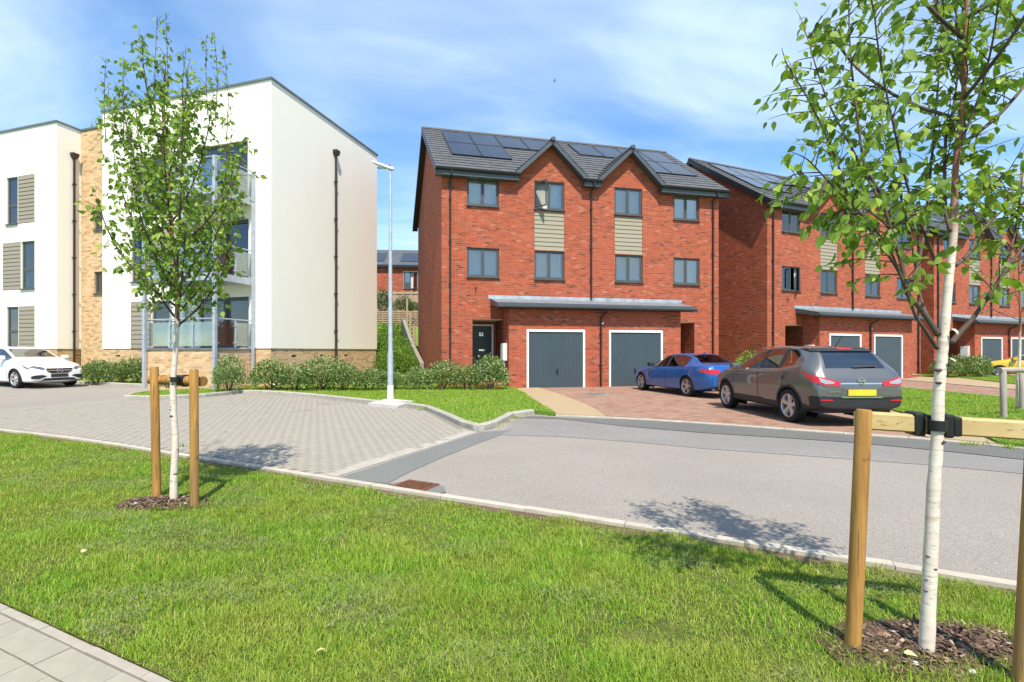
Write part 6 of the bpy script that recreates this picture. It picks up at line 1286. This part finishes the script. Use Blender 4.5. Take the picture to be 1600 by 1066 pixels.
# ------------------------------------------------------------------ mulch rings and grass
def vnoise(P, s, seed):
    r = np.random.default_rng(seed); g = r.random((64, 64)); q = P * s + 100.0; i = np.floor(q).astype(int); f = q - i; f = f * f * (3 - 2 * f); a = lambda x, y: g[x % 64, y % 64]
    return (a(i[:, 0], i[:, 1]) * (1 - f[:, 0]) + a(i[:, 0] + 1, i[:, 1]) * f[:, 0]) * (1 - f[:, 1]) + (a(i[:, 0], i[:, 1] + 1) * (1 - f[:, 0]) + a(i[:, 0] + 1, i[:, 1] + 1) * f[:, 0]) * f[:, 1]
def fbm(P, s, seed): return (vnoise(P, s, seed) * .55 + vnoise(P, s * 2.3, seed + 1) * .28 + vnoise(P, s * 5.1, seed + 2) * .17)
GZ = np.vectorize(lambda x: G(x))
MUL = [(b1.x - .06, b1.y - .02, .36, .19), (b2.x + .14, b2.y + .03, .50, .22), (b3.x, b3.y, .5, .4)]
def mulch_d(P):
    d = np.full(len(P), 9.0)
    for cx, cy, rx, ry in MUL: d = np.minimum(d, np.hypot((P[:, 0] - cx) / rx, (P[:, 1] - cy) / ry))
    return d + (fbm(P, 5.0, 3) - .5) * .75
for i, (cx, cy, rx, ry) in enumerate(MUL[:2]):
    m = thing('mulch_bed', ('ragged bark mulch ring round the birch by the parking court', 'bark mulch patch round the birch close to the camera')[i], 'mulch', (cx, cy, G(cx)), 0, 'mulch rings')
    bm = bmesh.new(); bmesh.ops.create_grid(bm, x_segments=40, y_segments=30, size=1.0)
    for v in bm.verts:
        r = math.hypot(v.co.x, v.co.y); v.co.x *= rx * 1.25; v.co.y *= ry * 1.25; v.co.z = .030 * max(0, 1 - (r / 1.2) ** 2) + random.uniform(-.006, .006) - (.05 if r > 1.12 else 0)
    me = bpy.data.meshes.new('soil'); bm.to_mesh(me); bm.free(); me.materials.append(M_['mulch']); link(bpy.data.objects.new('soil', me), m)
    n = 1500 if i == 0 else 2200; rr = RNG.random(n) ** .5 * 1.2; aa = RNG.uniform(0, 6.283, n); P = np.stack([rr * np.cos(aa) * rx, rr * np.sin(aa) * ry], 1); z = .034 * np.maximum(0, 1 - (rr / 1.2) ** 2) + RNG.uniform(-.002, .012, n)
    D = np.stack([RNG.normal(size=n), RNG.normal(size=n), RNG.normal(size=n) * .28], 1); chip = np.array([(-.18, 0, 0), (.18, 0, .04), (.12, 1, .02), (-.14, .9, -.03)])
    t = NT('bark_chip'); g = t.node('ShaderNodeNewGeometry'); t.set(Base_Color=t.ramp(g.outputs['Random Per Island'], [(0, (.05, .03, .02)), (.5, (.12, .075, .05)), (.88, (.22, .14, .09)), (1, (.42, .31, .2))]), Roughness=.9)
    f = bpy.data.objects.new('bark_chips', leaves_mesh('bark_chips', np.column_stack([P, z]), D, RNG.uniform(-.5, .5, n), RNG.uniform(.014, .05, n), t.m, chip, np.array([(0, 1, 2, 3)]))); link(f, m); f['kind'] = 'stuff'
    for k in range(5):
        a = RNG.uniform(0, 6.28); q = (math.cos(a) * rx * .7, math.sin(a) * ry * .7 - .05); MB().lathe([(.0, .012), (.010, .009), (.014, .003), (.010, 0)], lambda x, y, z_: (q[0] + x * 1.3, q[1] + y, .02 + z_), 7).obj('pebble', M_['pad'], m, smooth=True)
def grass_field(name, label, P, hgt, wid, mat, lean=.45, flat=0.0):
    n = len(P); az = RNG.uniform(0, 6.283, n); h = hgt * RNG.uniform(.45, 1.25, n); w = wid * RNG.uniform(.7, 1.3, n); ln = np.abs(RNG.normal(size=n)) * lean + flat
    dx, dy = np.cos(az), np.sin(az); lz = 1 / np.sqrt(1 + ln ** 2); lx = ln * lz; z0 = P[:, 2]; sx, sy = -dy * w / 2, dx * w / 2
    b = P[:, :2]; mid = np.stack([b[:, 0] + dx * h * .45 * lx, b[:, 1] + dy * h * .45 * lx, z0 + h * .52 * (lz * .7 + .3)], 1); tip = np.stack([b[:, 0] + dx * h * lx * 1.25, b[:, 1] + dy * h * lx * 1.25, z0 + h * lz * .95], 1)
    if flat: mid[:, 2] = z0 + h * .16 * RNG.uniform(.2, 1.6, n); tip[:, 2] = z0 + h * .22 * RNG.uniform(.0, 1.5, n)
    V = np.stack([np.stack([b[:, 0] - sx, b[:, 1] - sy, z0], 1), np.stack([b[:, 0] + sx, b[:, 1] + sy, z0], 1), mid + np.stack([sx * .8, sy * .8, sx * 0], 1), mid - np.stack([sx * .8, sy * .8, sx * 0], 1), tip, tip], 1)
    V[:, 5] = tip + np.stack([sx * .15, sy * .15, sx * 0], 1); F = np.array([(0, 1, 2, 3), (3, 2, 5, 4)])
    F = (F[None] + (np.arange(n) * 6)[:, None, None]).reshape(-1, 4); o = bpy.data.objects.new(name, arrays_mesh(name, V.reshape(-1, 3), F, mat)); link(o); tag(o, label, 'grass', None, 'stuff'); return o
def sample(poly, dens, box, n_max):
    (x0, x1, y0, y1) = box; A = (x1 - x0) * (y1 - y0); P = RNG.random((int(A * dens), 2)) * [x1 - x0, y1 - y0] + [x0, y0]; return P[inside(poly, P)]
def in_view(P, m=.5): return (P[:, 0] > (-.99 * P[:, 1] - m)) & (P[:, 0] < 1.10 * P[:, 1] + m)
lawn_area = [(-14, 3.5)] + [(x - .055, y - .105) for x, y in NEAR if x > -13] + [(9, -2.5), (0.3, -2.5)] + [PE[-1]] + PE[::-1][1:] + [(-6, 4.3)]
def edge_dist(P, line):
    d = np.full(len(P), 9.0)
    for (x0, y0), (x1, y1) in zip(line, line[1:]):
        ex, ey = x1 - x0, y1 - y0; t = np.clip(((P[:, 0] - x0) * ex + (P[:, 1] - y0) * ey) / (ex * ex + ey * ey), 0, 1); d = np.minimum(d, np.hypot(P[:, 0] - x0 - t * ex, P[:, 1] - y0 - t * ey))
    return d
_ne = [p for p in NEAR if p[0] > -13]
strip = sheet('soil_strip', inset(_ne, -.095) + inset(_ne, -.23)[::-1], M_['earth'], .0005, 0.6, noise=.003)
blades = [(lambda Q: Q[in_view(Q, 2.0)])(sample(lawn_area, 6000, (-5, 4.5, .3, 1.3), 0))]
for (y0, y1, dn) in ((1.3, 2.6, 21000), (2.6, 3.8, 15500), (3.8, 5.4, 11000), (5.4, 10.5, 7000)):
    P = sample(lawn_area, dn, (-12, 7.5, y0, y1), 0); P = P[in_view(P, .6) | ((RNG.random(len(P)) < .45) & in_view(P, 2.6))]; blades.append(P)
P = np.concatenate(blades); md = mulch_d(P); keep = (md > 1.0) | (RNG.random(len(P)) < np.clip((md - .0) * .9, 0.10, .8) * .6)
ed = edge_dist(P, _ne); keep &= (ed > .115 + .16 * np.clip(fbm(P, 2.2, 61) - .38, 0, 1) * 2.2) | (RNG.random(len(P)) < .06); cov = fbm(P, 2.6, 17); keep &= RNG.random(len(P)) < np.clip(.62 + (cov - .34) * 2.5, .45, 1); P = P[keep]
tall = fbm(P, 2.6, 41); hg = .024 + .040 * np.clip((tall - .38) * 2.8, 0, 1) + .02 * RNG.random(len(P)) ** 4; wd = .0021 + .0013 * RNG.random(len(P)) + .0003 * P[:, 1]
P3 = np.column_stack([P, GZ(P[:, 0]) - .006]); grass_field('lawn_grass', 'long mown grass of the verge in front of the road', P3, hg, wd, M_['grass'], 1.05)
C_ = sample(lawn_area, 5200, (-8, 5.0, 1.3, 8.0), 0); C_ = C_[in_view(C_, .5)]; rows_ = fbm(C_ * [1.0, 1.9], 1.5, 91); C_ = C_[(rows_ > .57) & (RNG.random(len(C_)) < np.clip((rows_ - .57) * 3, 0, .40))]
grass_field('grass_clippings', 'dry pale mown clippings strewn over the verge', np.column_stack([C_, GZ(C_[:, 0]) + .018 + .02 * RNG.random(len(C_))]), np.full(len(C_), .06), np.full(len(C_), .0024), M_['clip'], .6, 1.4)
# far lawns
far = []
for poly, dn, box in ((lawn_l, 900, (-13, 2.2, 9.4, 21)), (PR_OUT + [hA(12.8, 0), hB(0, 0), hB(2.5, 0)] + DB_IN[::-1] + DROP[5:8][::-1], 800, (7.5, 17, 7, 24)), (PB_OUT + [hB(12.8, -2), hC(0, 0), hC(2.6, 0), hC(2.6, 3), (30.4, 27), (29.5, 16), (29.5, 9)], 350, (22, 31, 20, 33))):
    Q = sample(poly, dn, box, 0); Q = Q[in_view(Q, 1)]; dk = np.hypot(Q[:, 0] - lx, (Q[:, 1] - ly) * 1.4); far.append(Q[dk > .62])
Q = np.concatenate(far); grass_field('lawn_grass', 'short bright mown grass of the lawns across the road', np.column_stack([Q, GZ(Q[:, 0]) + LZ]), np.full(len(Q), .050), np.full(len(Q), .011), M_['grass'], .55)
# weeds along the kerb and fallen leaves
W_ = []
for (px, py, n, s) in ((800, 655, 60, .16), (785, 661, 50, .12), (771, 667, 40, .1), (822, 649.5, 40, .1), (866, 650, 60, .09), (659, 641, 70, .09), (1520, 697, 80, .12), (1585, 702, 90, .12), (1560, 698, 50, .1), (280, 700, 20, .05)):
    x, y = gp(px, py); W_.append(np.column_stack([x + RNG.normal(size=n) * s, y + .04 + RNG.normal(size=n) * s * .45]))
W_ = np.concatenate(W_); grass_field('kerb_weeds', 'tufts of weed growing in the kerb joints', np.column_stack([W_, GZ(W_[:, 0]) + .01]), np.full(len(W_), .075), np.full(len(W_), .010), M_['grass'], .7)
for i, (px, py, lb) in enumerate(((127, 873, 'curled tan fallen leaf on the grass below the footpath corner'), (509, 1030, 'tan fallen leaf lying in the grass'), (1412, 1034, 'pale chip lying on the mulch below the close birch'))):
    x, y = gp(px, py); l = thing('fallen_leaf', lb, 'leaf', (x, y, .045)); o = bpy.data.objects.new('blade', arrays_mesh('blade', BIRCH * .05 * [1, 1, 2], BF, M_['end_grain'])); link(o, l); o.rotation_euler = (.2, .3, i * 2.0)
